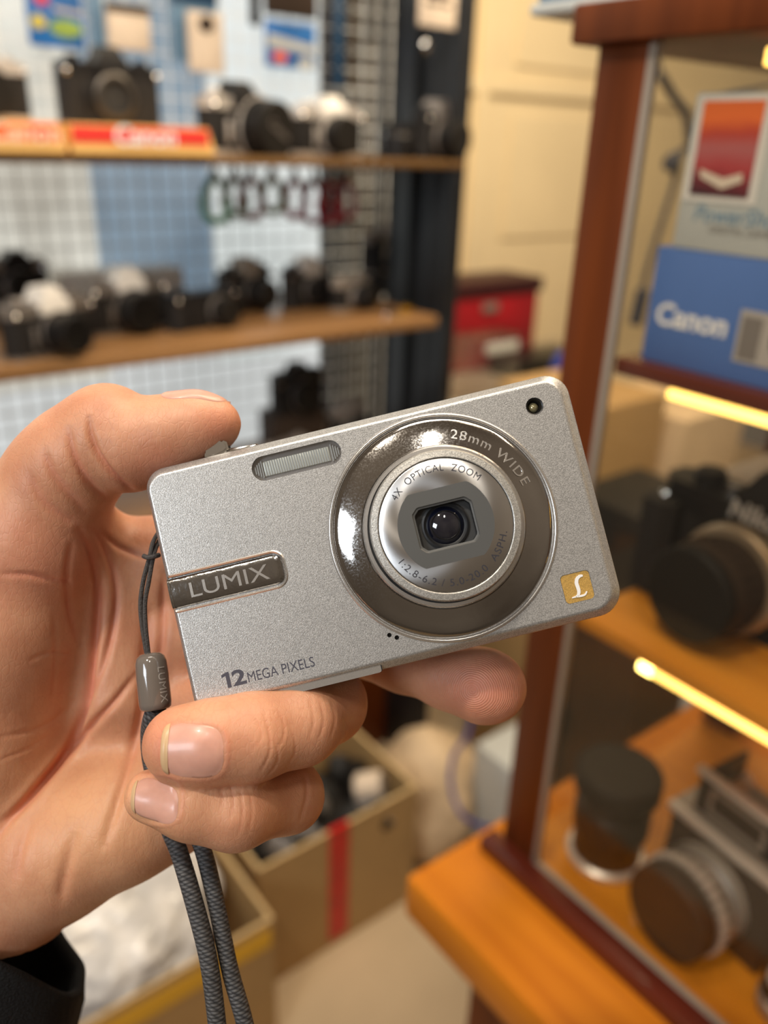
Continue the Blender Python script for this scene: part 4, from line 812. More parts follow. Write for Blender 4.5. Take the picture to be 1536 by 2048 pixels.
# top controls
zl_ = mm().lathe([(5.6, 0), (6.0, .5), (6.0, .9), (5.2, 1.2)], 40, (0, 0, 0)).build('zoom_lever', 'chrome', cc)
zl_.matrix_local = Matrix.Translation((-.0295, .0273, -.0085)) @ Matrix.Rotation(math.radians(-90), 4, 'X')
r = mm(); r.prism([(-34.6, 28.0), (-33.0, 27.4), (-30.2, 27.9), (-28.9, 28.6), (-29.0, 30.2), (-30.6, 31.3), (-32.6, 31.2), (-34.2, 29.8)], -5.6, -1.9); r.prism([(-34.2, 28.4), (-33.0, 27.9), (-30.2, 28.3), (-29.4, 28.8), (-29.5, 30.0), (-30.8, 30.9), (-32.5, 30.8), (-33.8, 29.7)], -2.0, -1.3); r.build('lever_tab', 'chrome', cc, ang=20)
mm().box((-29.5, 27.3, -6.0), (-22.5, 28.7, -3.2), .5).build('lever_rim', 'chrome', cc)
mm().box((-49.3, 21.6, -9.5), (-48.0, 24.2, -6.0), .5).build('edge_latch', 'chrome', cc)
mm().lathe([(3.6, 1.0), (3.6, 1.7), (3.0, 2.0)], 32).build('shutter_button', 'cam_silver_smooth', zl_)
pb = mm().lathe([(2.2, 0), (2.2, .5), (1.8, .8)], 24).build('power_button', 'chrome', cc); pb.matrix_local = Matrix.Translation((-.0115, .0273, -.0095)) @ Matrix.Rotation(math.radians(-90), 4, 'X')
r = mm(); r.box((47.6, -8.5, -11.0), (49.1, 8.0, -6.8), .4); r.build('side_cover', 'cam_silver_smooth', cc)
r = mm(); r.tube([(-48.1, 15.6, -9.5), (-49.6, 15.2, -9.5), (-49.9, 13.7, -9.5), (-49.6, 12.2, -9.5), (-48.1, 11.8, -9.5)], .6, 8); r.build('strap_eyelet', 'chrome', cc)
# =============================================================== THE HAND
def Q(u, v, d): return np.array([(u-768)/F*d, -(v-1024)/F*d, -d], dtype=np.float32)   # millimetres, photographer's axes
lo = np.array([-136., -112., -262.]); hi = np.array([40., 34., -160.]); hs = .85
ax = [np.arange(lo[i], hi[i], hs, dtype=np.float32) for i in range(3)]
nx, ny, nz_ = [len(a) for a in ax]
def sub(mn, mx):
    i0 = [max(0, int((mn[i]-lo[i])/hs)-1) for i in range(3)]; i1 = [min(len(ax[i]), int((mx[i]-lo[i])/hs)+2) for i in range(3)]
    return tuple(slice(a, b) for a, b in zip(i0, i1))
def grid(sl): return np.stack(np.meshgrid(ax[0][sl[0]], ax[1][sl[1]], ax[2][sl[2]], indexing='ij'), -1)
def roundcone(p, a, b, r1, r2):
    ba = b-a; l2 = ba@ba; rr = r1-r2; a2 = l2-rr*rr; il2 = 1/l2
    pa = p-a; y = pa@ba; z = y-l2; x2 = ((pa*l2-y[..., None]*ba)**2).sum(-1); y2 = y*y*l2; z2 = z*z*l2
    k = np.sign(rr)*rr*rr*x2
    d = (np.sqrt(x2*a2*il2)+y*rr)*il2-r1
    d = np.where(np.sign(z)*a2*z2 > k, np.sqrt(x2+z2)*il2-r2, d)
    return np.where(np.sign(y)*a2*y2 < k, np.sqrt(x2+y2)*il2-r1, d)
def smin(a, b, k): h = np.maximum(k-np.abs(a-b), 0)/k; return np.minimum(a, b)-h*h*k*.25
def field(): return np.full((nx, ny, nz_), 60, dtype=np.float32)
def chain(D, nodes, k=3.0, M_=12):
    for (u0, v0, d0, r0), (u1, v1, d1, r1) in zip(nodes, nodes[1:]):
        a = Q(u0, v0, d0); b_ = Q(u1, v1, d1); mx = max(r0, r1)+M_
        sl = sub(np.minimum(a, b_)-mx, np.maximum(a, b_)+mx)
        D[sl] = smin(D[sl], roundcone(grid(sl), a, b_, r0, r1).astype(np.float32), k)
    return D
palm = field()
chain(palm, [(-60, 1350, 232, 13), (120, 1230, 226, 13), (320, 1128, 219, 11.2)], 8)                        # index metacarpal
chain(palm, [(-80, 1450, 233, 14), (150, 1370, 228, 13), (365, 1262, 221, 11.4)], 8)
chain(palm, [(-90, 1550, 232, 14), (150, 1480, 226, 13.5), (392, 1425, 218, 11.2)], 8)
chain(palm, [(-100, 1680, 230, 15), (150, 1610, 221, 14), (395, 1580, 213, 11.5)], 8)
chain(palm, [(-60, 1820, 224, 20), (120, 1690, 213, 16.5), (250, 1640, 209, 13.5), (345, 1600, 209, 12)], 8)   # heel side
chain(palm, [(-420, 1990, 245, 27), (-180, 1850, 234, 27), (-40, 1740, 226, 22)], 12, 16)                      # wrist
chain(palm, [(130, 945, 197, 11.6), (75, 1060, 202, 15), (5, 1250, 208, 19), (-45, 1480, 213, 20), (-80, 1680, 219, 19)], 7)   # ball of the thumb
chain(palm, [(90, 1010, 207, 11), (190, 1110, 214, 9.5), (300, 1120, 218, 9.5)], 7)                           # web
chain(palm, [(230, 1180, 214, 8), (235, 1400, 212, 8)], 7)
thumb = chain(field(), [(120, 950, 197, 12.2), (165, 908, 195, 11.8), (215, 867, 193.5, 11.0), (262, 886, 192.5, 9.9), (335, 871, 191.5, 8.9), (392, 853, 191, 7.5), (432, 848, 190.5, 5.8)], 3.0)
chain(thumb, [(262, 905, 192, 8.8), (330, 890, 191.5, 7.0), (400, 858, 190.5, 5.8)], 3)
index = chain(field(), [(320, 1128, 219, 11.2), (560, 1060, 226, 9.4), (745, 1050, 224, 8.6), (880, 1075, 219, 7.2)], 3)
middle = chain(field(), [(365, 1262, 221, 11.4), (620, 1250, 226, 9.6), (810, 1318, 214, 8.3), (900, 1352, 204.5, 8.0), (968, 1372, 200, 8.6), (985, 1375, 199.5, 8.0)], 3)
ring = chain(field(), [(392, 1425, 218, 11.2), (655, 1408, 196, 8.9), (600, 1448, 184, 8.8), (500, 1475, 177, 9.0), (420, 1485, 174.5, 8.5), (362, 1489, 174.5, 7.6)], 3)
pinky = chain(field(), [(395, 1580, 213, 11.5), (575, 1592, 192, 8.0), (470, 1620, 179, 8.1), (385, 1608, 176.5, 7.2), (302, 1592, 177.5, 5.7)], 3)
chain(ring, [(362, 1489, 174.5, 7.6), (372, 1500, 175, 7.6)], 2)
D = smin(palm, thumb, 5.0)
D = smin(D, index, 4.0); D = smin(D, middle, 3.0)
D = smin(D, np.where(ring < palm-1e9, ring, ring), 1.2); D = smin(D, pinky, 1.0)
def surface_nets(D):
    s = (D < 0).astype(np.int8)
    tot = sum(s[i:nx-1+i, j:ny-1+j, k:nz_-1+k] for i in (0, 1) for j in (0, 1) for k in (0, 1))
    act = (tot > 0) & (tot < 8); idx = -np.ones(act.shape, np.int64); cells = np.argwhere(act); idx[act] = np.arange(len(cells))
    acc = np.zeros((len(cells), 3)); cnt = np.zeros(len(cells)); I, J, K = cells.T
    cor = [(0,0,0),(1,0,0),(0,1,0),(1,1,0),(0,0,1),(1,0,1),(0,1,1),(1,1,1)]
    for a in range(8):
        for c in range(a+1, 8):
            if sum(abs(cor[a][i]-cor[c][i]) for i in range(3)) != 1: continue
            da = D[I+cor[a][0], J+cor[a][1], K+cor[a][2]]; db = D[I+cor[c][0], J+cor[c][1], K+cor[c][2]]; m = (da < 0) != (db < 0)
            t = np.where(m, da/np.where(m, da-db, 1), 0)
            p = np.array(cor[a])+t[:, None]*(np.array(cor[c])-np.array(cor[a])); acc += p*m[:, None]; cnt += m
    V = (acc/cnt[:, None]+cells)*hs+lo; Fc = []
    for axn in range(3):
        sh = [slice(1, -1)]*3; o1 = [0, 0, 0]; o1[axn] = 1
        A = s[:-1, :-1, :-1]; B = s[o1[0]:A.shape[0]+o1[0], o1[1]:A.shape[1]+o1[1], o1[2]:A.shape[2]+o1[2]]
        e = np.argwhere(A != B); u_, w_ = [(1, 2), (2, 0), (0, 1)][axn]
        e = e[(e[:, u_] > 0) & (e[:, w_] > 0)]
        q = []
        for du, dw in ((0, 0), (-1, 0), (-1, -1), (0, -1)):
            f = e.copy(); f[:, u_] += du; f[:, w_] += dw; q.append(idx[f[:, 0], f[:, 1], f[:, 2]])
        q = np.stack(q, 1); fl = A[e[:, 0], e[:, 1], e[:, 2]] == 0; q[fl] = q[fl][:, ::-1]; Fc.append(q[(q >= 0).all(1)])
    return V, np.concatenate(Fc)
V, Fq = surface_nets(D)
del palm, thumb, index, middle, ring, pinky
me = bpy.data.meshes.new('hand'); me.from_pydata((V*.001).tolist(), [], Fq.tolist()); me.update()
bm = bmesh.new(); bm.from_mesh(me)
for _ in range(3): bmesh.ops.smooth_vert(bm, verts=bm.verts[:], factor=.5, use_axis_x=True, use_axis_y=True, use_axis_z=True)
bm.to_mesh(me); bm.free()
hand = bpy.data.objects.new('person', me); COL.objects.link(hand)
sd = hand.modifiers.new('s', 'SUBSURF'); sd.levels = sd.render_levels = 1; sd.boundary_smooth = 'PRESERVE_CORNERS'
bpy.context.view_layer.update()
me2 = bpy.data.meshes.new_from_object(hand.evaluated_get(bpy.context.evaluated_depsgraph_get())); hand.modifiers.clear(); hand.data = me2
nv = len(me2.vertices); co = np.empty(nv*3, np.float64); me2.vertices.foreach_get('co', co); co = co.reshape(-1, 3)*1000
no = np.empty(nv*3, np.float32); me2.vertices.foreach_get('normal', no); no = no.reshape(-1, 3)
px = 768+F*co[:, 0]/-co[:, 2]; py = 1024-F*co[:, 1]/-co[:, 2]; dep = -co[:, 2]
vd = -co/np.linalg.norm(co, axis=1)[:, None]; fac = np.clip((no*vd).sum(1)*2.2, 0, 1)
def pdist(poly, s=6):
    P_ = np.array([[p.x, p.y] for p in spline([(a, b_, 0) for a, b_ in poly], s)]); best = np.full(nv, 1e9); tb = np.zeros(nv); L = len(P_)-1
    x0_, y0_ = P_.min(0)-60; x1_, y1_ = P_.max(0)+60; sel = np.where((px > x0_) & (px < x1_) & (py > y0_) & (py < y1_))[0]
    X = np.stack([px[sel], py[sel]], 1); bs_ = np.full(len(sel), 1e9); ts = np.zeros(len(sel))
    for i in range(L):
        a = P_[i]; e = P_[i+1]-a; t = np.clip(((X-a)@e)/(e@e+1e-9), 0, 1); d = np.linalg.norm(X-a-t[:, None]*e, axis=1)
        m = d < bs_; bs_[m] = d[m]; ts[m] = (i+t[m])/L
    best[sel] = bs_; tb[sel] = ts; return best, tb
disp = np.zeros(nv); red = np.zeros(nv)
def crease(poly, wpx, dmm, dmin=0, dmax=999, redk=.25, taper=True):
    d, t = pdist(poly); m = (dep > dmin) & (dep < dmax); g_ = np.exp(-(d/wpx)**2)*(np.sin(np.pi*np.clip(t, .02, .98))**.5 if taper else 1)*fac*m
    global disp, red
    disp -= dmm*g_; disp += dmm*.10*np.exp(-((d-wpx*2.3)/(wpx*1.3))**2)*fac*m*(np.sin(np.pi*np.clip(t, .02, .98))**.5); red += redk*g_
FR = (0, 186); PALM = (186, 999)
# thumb folds
crease([(177, 838), (182, 872), (198, 912), (226, 950), (256, 976), (272, 990)], 6, 1.15, redk=.35)
crease([(138, 862), (146, 905), (168, 950), (196, 985), (215, 998)], 8, .9, redk=.4)
crease([(88, 905), (108, 950), (140, 990), (172, 1022)], 9, .7, redk=.3)
crease([(60, 950), (85, 1000), (120, 1030), (150, 1045)], 9, .5)
for k in range(5): crease([(196+6*k, 800+3*k), (190+6*k, 835), (196+7*k, 868)], 3.5, .16, redk=.05)
# palm lines
crease([(160, 1062), (185, 1110), (196, 1180), (192, 1260), (182, 1340), (166, 1420), (140, 1490), (98, 1550), (45, 1610), (-10, 1655)], 8, 1.6, redk=.6)
crease([(186, 1058), (214, 1105), (232, 1180), (225, 1260), (206, 1330), (176, 1400)], 7, .9, redk=.4)
crease([(270, 1352), (232, 1400), (186, 1448), (150, 1492), (118, 1530), (66, 1588), (20, 1640), (-20, 1690)], 7, 1.4, redk=.5)
crease([(296, 1230), (290, 1320), (285, 1420), (262, 1510), (236, 1600), (208, 1690)], 10, 1.2, redk=.3)
crease([(200, 1062), (240, 1095), (300, 1120)], 6, .6)
crease([(142, 1090), (134, 1150), (140, 1220), (160, 1290)], 6, .7, redk=.3)
crease([(0, 1148), (60, 1150), (110, 1160), (140, 1166)], 6, .45)
crease([(108, 1230), (112, 1320), (104, 1400)], 5, .3, redk=.1)
crease([(60, 1320), (100, 1306), (150, 1310)], 4, .25, redk=.1)
crease([(0, 1475), (60, 1462), (110, 1440), (150, 1400)], 5, .3, redk=.1)
crease([(0, 1520), (50, 1500), (100, 1470)], 4, .2, redk=.1)
crease([(150, 1660), (132, 1740), (120, 1800)], 12, .8, redk=.2)
crease([(60, 1640), (40, 1700), (30, 1760)], 12, .6, redk=.2)
crease([(328, 1150), (322, 1300), (300, 1420)], 8, .8, redk=.3)
# finger joint wrinkles
for x_, a_, b_, k_ in ((517, 1440, 1500, .10), (534, 1425, 1545, .20), (549, 1470, 1552, .16), (563, 1420, 1500, .12), (585, 1450, 1535, .10)): crease([(x_-6, a_), (x_+5, a_*.6+b_*.4), (x_+3, a_*.3+b_*.7), (x_-14, b_)], 2.6, k_, *FR, redk=.12)
for x_ in (620, 640, 662): crease([(x_, 1400), (x_+8, 1440), (x_-2, 1480)], 3, .15, *FR, redk=.05)
for x_, a_, b_, k_ in ((440, 1575, 1625, .10), (462, 1572, 1640, .14), (480, 1580, 1672, .18), (500, 1590, 1660, .10)): crease([(x_, a_), (x_+5, (a_+b_)/2), (x_-4, b_)], 2.6, k_, *FR, redk=.12)
crease([(608, 1545), (614, 1590), (600, 1640)], 4, .3, redk=.1)
crease([(735, 1300), (748, 1330), (745, 1362)], 6, .35, redk=.1)
disp += (.35*np.exp(-(((px-545)/38)**2+((py-1500)/34)**2))+.45*np.exp(-(((px-470)/34)**2+((py-1640)/30)**2)))*fac*(dep < 190)
# nail beds: flesh wall around each nail
NAILS = {'ring': (389, 1502, 60, 53, .03), 'pinky': (309, 1600, 51, 46, .06)}
for nm, (cx, cy, hw, hh, ro) in NAILS.items():
    X = (px-cx)*math.cos(ro)-(py-cy)*math.sin(-ro); Yv = (px-cx)*math.sin(-ro)+(py-cy)*math.cos(ro)
    q = (np.abs(X/hw)**3.2+np.abs(Yv/hh)**3.2)**(1/3.2); m = (dep < 186)*fac
    disp += m*(-.25*np.clip((1.04-q)/.10, 0, 1)+.10*np.exp(-((q-1.12)/.06)**2))
    red += m*.25*np.exp(-((q-1.1)/.12)**2)
red += .55*np.exp(-(((px-985)/110)**2+((py-1370)/70)**2)) + .35*np.exp(-(((px-310)/45)**2+((py-1480)/70)**2))*(dep < 188) + .3*np.exp(-(((px-440)/60)**2+((py-850)/50)**2)) + .3*np.exp(-(((px-330)/90)**2+((py-930)/40)**2))*(dep < 200)
red += .25*np.exp(-(((px-80)/140)**2+((py-1120)/90)**2))
co += no*disp[:, None]
me2.vertices.foreach_set('co', (co*.001).ravel()); me2.update()
at = me2.attributes.new('redness', 'FLOAT', 'POINT'); at.data.foreach_set('value', np.clip(red, 0, 1).astype(np.float32))
yl = np.exp(-(((px-180)/170)**2+((py-1640)/150)**2)); at = me2.attributes.new('golden', 'FLOAT', 'POINT'); at.data.foreach_set('value', np.clip(yl, 0, 1).astype(np.float32))
me2.polygons.foreach_set('use_smooth', [True]*len(me2.polygons))
sk = bpy.data.materials.new('skin'); sk.use_nodes = True; nt = sk.node_tree; b = nt.nodes['Principled BSDF']; N = nt.nodes.new; L = nt.links.new
tc = N('ShaderNodeTexCoord'); n1 = N('ShaderNodeTexNoise'); n1.inputs['Scale'].default_value = 90; n1.inputs['Detail'].default_value = 5; L(tc.outputs['Object'], n1.inputs['Vector'])
cr = N('ShaderNodeValToRGB'); e_ = cr.color_ramp.elements; e_[0].position = .35; e_[0].color = (.53, .240, .137, 1); e_[1].position = .68; e_[1].color = (.63, .32, .19, 1); L(n1.outputs[0], cr.inputs[0])
a1 = N('ShaderNodeAttribute'); a1.attribute_name = 'redness'; mx = N('ShaderNodeMix'); mx.data_type = 'RGBA'; L(a1.outputs['Fac'], mx.inputs['Factor']); L(cr.outputs[0], mx.inputs['A']); mx.inputs['B'].default_value = (.66, .20, .135, 1)
a2 = N('ShaderNodeAttribute'); a2.attribute_name = 'golden'; mg = N('ShaderNodeMix'); mg.data_type = 'RGBA'; mt = N('ShaderNodeMath'); mt.operation = 'MULTIPLY'; mt.inputs[1].default_value = .45; L(a2.outputs['Fac'], mt.inputs[0]); L(mt.outputs[0], mg.inputs['Factor']); L(mx.outputs['Result'], mg.inputs['A']); mg.inputs['B'].default_value = (.76, .42, .20, 1)
v5 = N('ShaderNodeTexVoronoi'); v5.feature = 'DISTANCE_TO_EDGE'; v5.inputs['Scale'].default_value = 420; mp5 = N('ShaderNodeMapping'); mp5.inputs['Scale'].default_value = (1, .45, .8); mp5.inputs['Rotation'].default_value = (0, 0, .15)
n5 = N('ShaderNodeTexNoise'); n5.inputs['Scale'].default_value = 260; n5.inputs['Detail'].default_value = 6; s5 = N('ShaderNodeVectorMath'); s5.operation = 'SCALE'; s5.inputs['Scale'].default_value = .003; ad5 = N('ShaderNodeVectorMath'); ad5.operation = 'ADD'
L(tc.outputs['Object'], n5.inputs['Vector']); L(n5.outputs['Color'], s5.inputs[0]); L(tc.outputs['Object'], ad5.inputs[0]); L(s5.outputs[0], ad5.inputs[1]); L(ad5.outputs[0], mp5.inputs[0]); L(mp5.outputs[0], v5.inputs['Vector'])
r5 = N('ShaderNodeMapRange'); r5.inputs[1].default_value = 0; r5.inputs[2].default_value = .07; r5.inputs[3].default_value = .20; r5.inputs[4].default_value = 0; L(v5.outputs['Distance'], r5.inputs[0])
k5 = N('ShaderNodeMath'); k5.operation = 'MULTIPLY'; L(r5.outputs[0], k5.inputs[0]); n6 = N('ShaderNodeTexNoise'); n6.inputs['Scale'].default_value = 60; L(tc.outputs['Object'], n6.inputs['Vector']); L(n6.outputs[0], k5.inputs[1])
m5 = N('ShaderNodeMix'); m5.data_type = 'RGBA'; L(k5.outputs[0], m5.inputs['Factor']); L(mg.outputs['Result'], m5.inputs['A']); m5.inputs['B'].default_value = (.42, .12, .07, 1)
L(m5.outputs['Result'], b.inputs['Base Color'])
b.inputs['Subsurface Weight'].default_value = .22; b.inputs['Subsurface Radius'].default_value = (1, .32, .16); b.inputs['Subsurface Scale'].default_value = .0035
b.inputs['Roughness'].default_value = .46; b.inputs['Specular IOR Level'].default_value = .4
vo = N('ShaderNodeTexVoronoi'); vo.feature = 'DISTANCE_TO_EDGE'; vo.inputs['Scale'].default_value = 900; mp = N('ShaderNodeMapping'); mp.inputs['Scale'].default_value = (1, .55, 1); L(tc.outputs['Object'], mp.inputs[0]); L(mp.outputs[0], vo.inputs['Vector'])
n2 = N('ShaderNodeTexNoise'); n2.inputs['Scale'].default_value = 300; n2.inputs['Detail'].default_value = 8
mp2 = N('ShaderNodeMapping'); mp2.inputs['Scale'].default_value = (2.6, .6, 1.2); mp2.inputs['Rotation'].default_value = (0, 0, .3); L(tc.outputs['Object'], mp2.inputs[0]); L(mp2.outputs[0], n2.inputs['Vector'])
mi = N('ShaderNodeMath'); mi.operation = 'MINIMUM'; mi.inputs[1].default_value = .12; L(vo.outputs['Distance'], mi.inputs[0])
s_ = N('ShaderNodeMath'); s_.operation = 'MULTIPLY_ADD'; s_.inputs[1].default_value = 2.2; L(mi.outputs[0], s_.inputs[0]); L(n2.outputs[0], s_.inputs[2])
# finger print ridges: loops about the centre of the middle finger's pad
fp = Q(950, 1378, 191)*.001
vd_ = N('ShaderNodeVectorMath'); vd_.operation = 'DISTANCE'; vd_.inputs[1].default_value = tuple(float(x) for x in fp); 
mp3 = N('ShaderNodeVectorMath'); mp3.operation = 'ADD'; n3 = N('ShaderNodeTexNoise'); n3.inputs['Scale'].default_value = 160; ns = N('ShaderNodeVectorMath'); ns.operation = 'SCALE'; ns.inputs['Scale'].default_value = .0012
L(tc.outputs['Object'], n3.inputs['Vector']); L(n3.outputs['Color'], ns.inputs[0]); L(tc.outputs['Object'], mp3.inputs[0]); L(ns.outputs[0], mp3.inputs[1]); L(mp3.outputs[0], vd_.inputs[0])
sn = N('ShaderNodeMath'); sn.operation = 'MULTIPLY'; sn.inputs[1].default_value = 2*math.pi/.00052; L(vd_.outputs['Value'], sn.inputs[0]); si = N('ShaderNodeMath'); si.operation = 'SINE'; L(sn.outputs[0], si.inputs[0])
rg = N('ShaderNodeMapRange'); rg.inputs[1].default_value = .009; rg.inputs[2].default_value = .015; rg.inputs[3].default_value = .40; rg.inputs[4].default_value = 0; L(vd_.outputs['Value'], rg.inputs[0])
pr_ = N('ShaderNodeMath'); pr_.operation = 'MULTIPLY'; L(si.outputs[0], pr_.inputs[0]); L(rg.outputs[0], pr_.inputs[1]); sm_ = N('ShaderNodeMath'); sm_.operation = 'ADD'; L(pr_.outputs[0], sm_.inputs[0]); L(s_.outputs[0], sm_.inputs[1])
bp = N('ShaderNodeBump'); bp.inputs['Strength'].default_value = .42; bp.inputs['Distance'].default_value = .00024; L(sm_.outputs[0], bp.inputs['Height']); L(bp.outputs[0], b.inputs['Normal'])
me2.materials.clear(); me2.materials.append(sk); M['skin'] = sk
hand.matrix_world = CM
tag(hand, 'person holding the silver compact camera, only the open left hand and black cuff visible', 'person')
# nails, cast onto the finished surface
bpy.context.view_layer.update()
bvh = BVHTree.FromPolygons([tuple(p) for p in co*.001], [tuple(p.vertices) for p in me2.polygons])
M['nail'] = mat('fingernail', (.66, .33, .25), .34, var=.08, vscale=300, sss=.2, coat=.12)
M['nail_edge'] = mat('nail_free_edge', (.60, .40, .22), .35)
def nail(name, label, c, Ld, Wd, Nd, hl, hw_, m, parent, t0=-1, t1=1, pw=3.2, lift=.30, n=26, rise=.0022):
    Ld, Wd, Nd = [Vector(x).normalized() for x in (Ld, Wd, Nd)]; c = Vector([float(x) for x in c])*.001; vs = []; fs = []; rows_ = np.linspace(t0, t1, n)
    for i, a in enumerate(rows_):
        lim = max(.02, (1-min(1, abs(a))**pw))**(1/pw)
        for j in range(n):
            w_ = (-1+2*j/(n-1))*lim; o = c+Ld*(a*hl*.001)+Wd*(w_*hw_*.001)+Nd*rise
            h = bvh.ray_cast(o, -Nd, rise+.01)[0]
            if h is None: h = c+Ld*(a*hl*.001)+Wd*(w_*hw_*.001)
            e = 1-(abs(a)**pw+abs(w_)**pw)**(1/pw); vs.append(h+Nd*(.001*(lift*min(1, e/.16+.25)-.02)))
    top = len(vs); vs += [v-Nd*.0005 for v in vs]
    for i in range(n-1):
        for j in range(n-1): a = i*n+j; fs += [(a, a+1, a+n+1, a+n), (top+a, top+a+n, top+a+n+1, top+a+1)]
    for j in range(n-1):
        fs += [(j, j+top, j+1+top, j+1)]; a = (n-1)*n+j; fs += [(a, a+1, a+1+top, a+top)]; fs += [(j*n, (j+1)*n, (j+1)*n+top, j*n+top), (j*n+n-1, j*n+n-1+top, (j+1)*n+n-1+top, (j+1)*n+n-1)]
    o = MB().add([tuple(v) for v in vs], fs).build(name, m, parent, ang=60)
    if label: o['label'] = label
    return o
Zc = (0, 0, 1)
sc_ = 166/F
rn = nail('fingernail', None, Q(386, 1503, 166.8), (1, -.03, 0), (0, 1, 0), Zc, 62*sc_, 53*sc_, 'nail', hand, t0=-.82, t1=1.0)
nail('nail_edge', 'pale free edge of the nail', Q(386, 1503, 166.8), (1, -.03, 0), (0, 1, 0), Zc, 65*sc_, 52*sc_, 'nail_edge', rn, t0=-1.0, t1=-.77, pw=6, lift=.42, n=12)
sc_ = 170/F
pn = nail('fingernail', None, Q(308, 1607, 170.5), (1, -.05, 0), (0, 1, 0), Zc, 51*sc_, 38*sc_, 'nail', hand, t0=-.86)
nail('nail_edge', 'pale free edge of the nail', Q(308, 1607, 170.5), (1, -.05, 0), (0, 1, 0), Zc, 54*sc_, 37*sc_, 'nail_edge', pn, t0=-1.0, t1=-.82, pw=4, lift=.40, n=12)
tn = nail('fingernail', None, Q(394, 810, 192), (1, .02, -.05), (0, .28, -1), (0, 1, .28), 7.6, 6.4, 'nail', hand, lift=.45, rise=.012)
# sleeve
sl = MB(); seg = 56; A0 = Q(-2, 1838, 224); A1 = Q(-130, 2400, 232); dirv = Vector((A1-A0).tolist()).normalized(); ring_ = []
side = dirv.cross(Vector((0, 0, 1))).normalized(); upv = side.cross(dirv).normalized()
prof = [(-1, .80), (0, .90), (1.5, 1.0), (8, 1.03), (18, 1.0), (30, 1.05), (46, 1.02), (70, 1.06), (110, 1.1)]
vs = []; fs = []
inner = [(2.5, .86), (14, .84), (30, .84)]
allr = [(h, k) for h, k in reversed(inner)]+[(0, .90), (-.5, .95), (.3, 1.0)]+[(h, k) for h, k in prof if h > 1]
rs2 = random.Random(5)
for h, k in allr:
    for j in range(seg):
        a = 2*math.pi*j/seg; wv = 1+.025*math.sin(3*a+h*.12)+.018*math.sin(7*a+h*.21)
        nz2 = (side*math.cos(a)+upv*math.sin(a)).z; nx3 = (side*math.cos(a)+upv*math.sin(a)).x; p = Vector(A0.tolist())+dirv*(h-9*nz2+13*nx3+1.0*math.sin(a*2+.6)+.8*math.sin(5*a))+side*(27*k*wv*math.cos(a))+upv*(25*k*wv*math.sin(a)); vs.append(tuple(p*.001))
for i in range(len(allr)-1):
    for j in range(seg): fs.append((i*seg+j, i*seg+(j+1) % seg, (i+1)*seg+(j+1) % seg, (i+1)*seg+j))
M['black_fabric'] = mat('black_fabric', (.006, .006, .007), .8, bump=.9, bscale=1800, spec=.25)
so = MB().add(vs, fs).build('sleeve', 'black_fabric', hand, ang=70); so['label'] = 'black fabric cuff'
# =============================================================== WRIST STRAP
ws = bpy.data.objects.new('wrist_strap', None); COL.objects.link(ws); ws.matrix_world = CM; ws.empty_display_size = .01
tag(ws, 'grey braided wrist strap with glossy taupe slider, looped to the compact camera', 'strap')
def Qv(u, v, d): return Vector([float(x) for x in Q(u, v, d)])*.001
M['thin_cord'] = mat('thin_cord', (.055, .048, .045), .6, bump=.4, bscale=3000)
def cordpts(l, n=8): return spline([Qv(*p) for p in l], n)
lc_ = MB(); lc_.tube(cordpts([(316, 1066, 190), (306, 1085, 188), (299, 1115, 187), (287, 1160, 187), (281, 1205, 187), (284, 1250, 187), (292, 1300, 187), (296, 1318, 187)]), .00052, 8)
lc_.tube(cordpts([(320, 1078, 190), (312, 1095, 188.5), (305, 1120, 187), (297, 1165, 186.5), (290, 1205, 186.5), (291, 1250, 186.5), (296, 1300, 187), (298, 1318, 187)]), .00052, 8)
lc_.build('thin_loop', 'thin_cord', ws)
MB().tube(cordpts([(287, 1112, 186.3), (296, 1115, 185.6), (308, 1113, 185.6), (318, 1110, 187)]), .00055, 8).build('knot', 'thin_cord', ws)
a = Qv(301, 1316, 187); bq = Qv(312, 1418, 186); axv = (bq-a).normalized(); rotm = axv.to_track_quat('Z', 'X').to_matrix().to_4x4(); ln_ = (bq-a).length*1000
bead = MB(); bead.T = Matrix.Translation(a) @ rotm @ SM
bead.lathe([(.9, -1.2), (2.2, -1.0), (3.1, -.2), (3.45, 1.0), (3.6, 4.0), (3.6, ln_-1.4), (3.45, ln_-.4), (3.1, ln_), (1.6, ln_+.1)], 48)
bo = bead.build('slider_bead', 'grey_plastic', ws, ang=60)
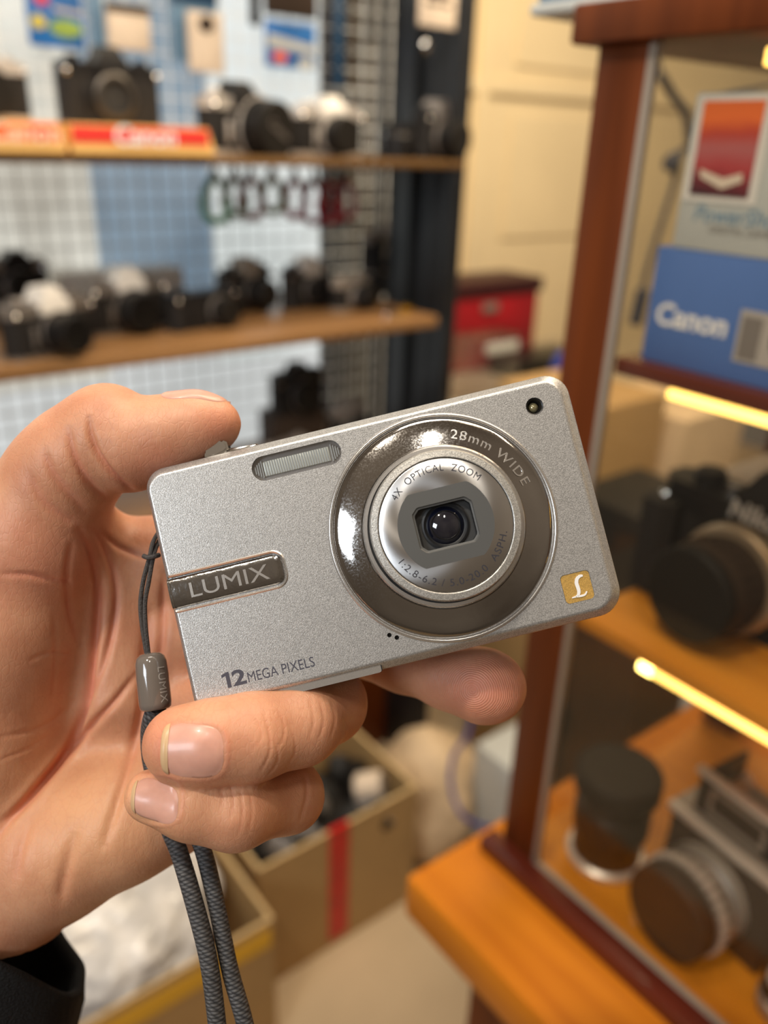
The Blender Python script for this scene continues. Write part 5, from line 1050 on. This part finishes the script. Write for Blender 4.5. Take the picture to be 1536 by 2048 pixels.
# lettering down the bead, wrapped on its side
vs, fs = textmesh('LUMIX', 2.6, .02, space=1.08, sub=4)
tow = (-(a+bq)/2).normalized(); tow = (tow-axv*tow.dot(axv)).normalized(); sdv = axv.cross(tow).normalized()
if sdv.x < 0: sdv = -sdv
out = []
for v in vs:
    ang = math.radians(33)+v.y/3.6; dd = (tow*math.cos(ang)+sdv*math.sin(ang))
    out.append(tuple(a+axv*((ln_*.52+v.x)*.001)+dd*((3.62+v.z)*.001)))
MB().add(out, fs).build('bead_lettering', mat('bead_print', (.38, .36, .33), .5), bo, smooth=False)
M['braid'] = mat('braided_cord', (.085, .083, .085), .6)
nt = M['braid'].node_tree; b = nt.nodes['Principled BSDF']; uv = nt.nodes.new('ShaderNodeUVMap'); uv.uv_map = 'UVMap'
v1 = nt.nodes.new('ShaderNodeTexVoronoi'); v1.inputs['Scale'].default_value = 1; v1.inputs['Randomness'].default_value = .25; nt.links.new(uv.outputs[0], v1.inputs['Vector'])
cr = nt.nodes.new('ShaderNodeValToRGB'); cr.color_ramp.elements[0].color = (.15, .145, .145, 1); cr.color_ramp.elements[1].color = (.022, .022, .024, 1); cr.color_ramp.elements[1].position = .62
bp = nt.nodes.new('ShaderNodeBump'); bp.invert = True; bp.inputs['Distance'].default_value = .0004; bp.inputs['Strength'].default_value = 1
nt.links.new(v1.outputs['Distance'], cr.inputs[0]); nt.links.new(cr.outputs[0], b.inputs['Base Color']); nt.links.new(v1.outputs['Distance'], bp.inputs['Height']); nt.links.new(bp.outputs[0], b.inputs['Normal'])
def braid(pts, r, seg=16):
    ps = cordpts(pts, 14); o = MB().tube(ps, r, seg).build('braided_cord', 'braid', ws, ang=80)
    uvl = o.data.uv_layers.new(name='UVMap'); acc = [0]
    for p, q in zip(ps, ps[1:]): acc.append(acc[-1]+(q-p).length)
    for p in o.data.polygons:
        for li in p.loop_indices:
            vi = o.data.loops[li].vertex_index; ring__ = vi//seg; k = vi % seg
            ks = [o.data.loops[l2].vertex_index % seg for l2 in p.loop_indices]
            if max(ks)-min(ks) > seg//2 and k == 0: k = seg
            uvl.data[li].uv = (k/seg*7+acc[ring__]/.00085*.5, acc[ring__]/.00085)
    return o
braid([(311, 1416, 186), (303, 1440, 187), (299, 1470, 190), (302, 1520, 193), (318, 1590, 194), (340, 1660, 191), (360, 1710, 189), (391, 1815, 187), (416, 1915, 186), (431, 2020, 186), (440, 2120, 186), (452, 2300, 186), (462, 2440, 186), (478, 2500, 187), (496, 2470, 188)], .00205)
braid([(315, 1416, 187.5), (320, 1450, 190), (330, 1520, 195), (355, 1590, 196), (385, 1655, 193), (406, 1700, 191), (434, 1815, 189.5), (460, 1940, 188.5), (488, 2040, 188), (503, 2120, 188), (512, 2300, 188), (508, 2420, 188), (497, 2474, 188)], .00195)
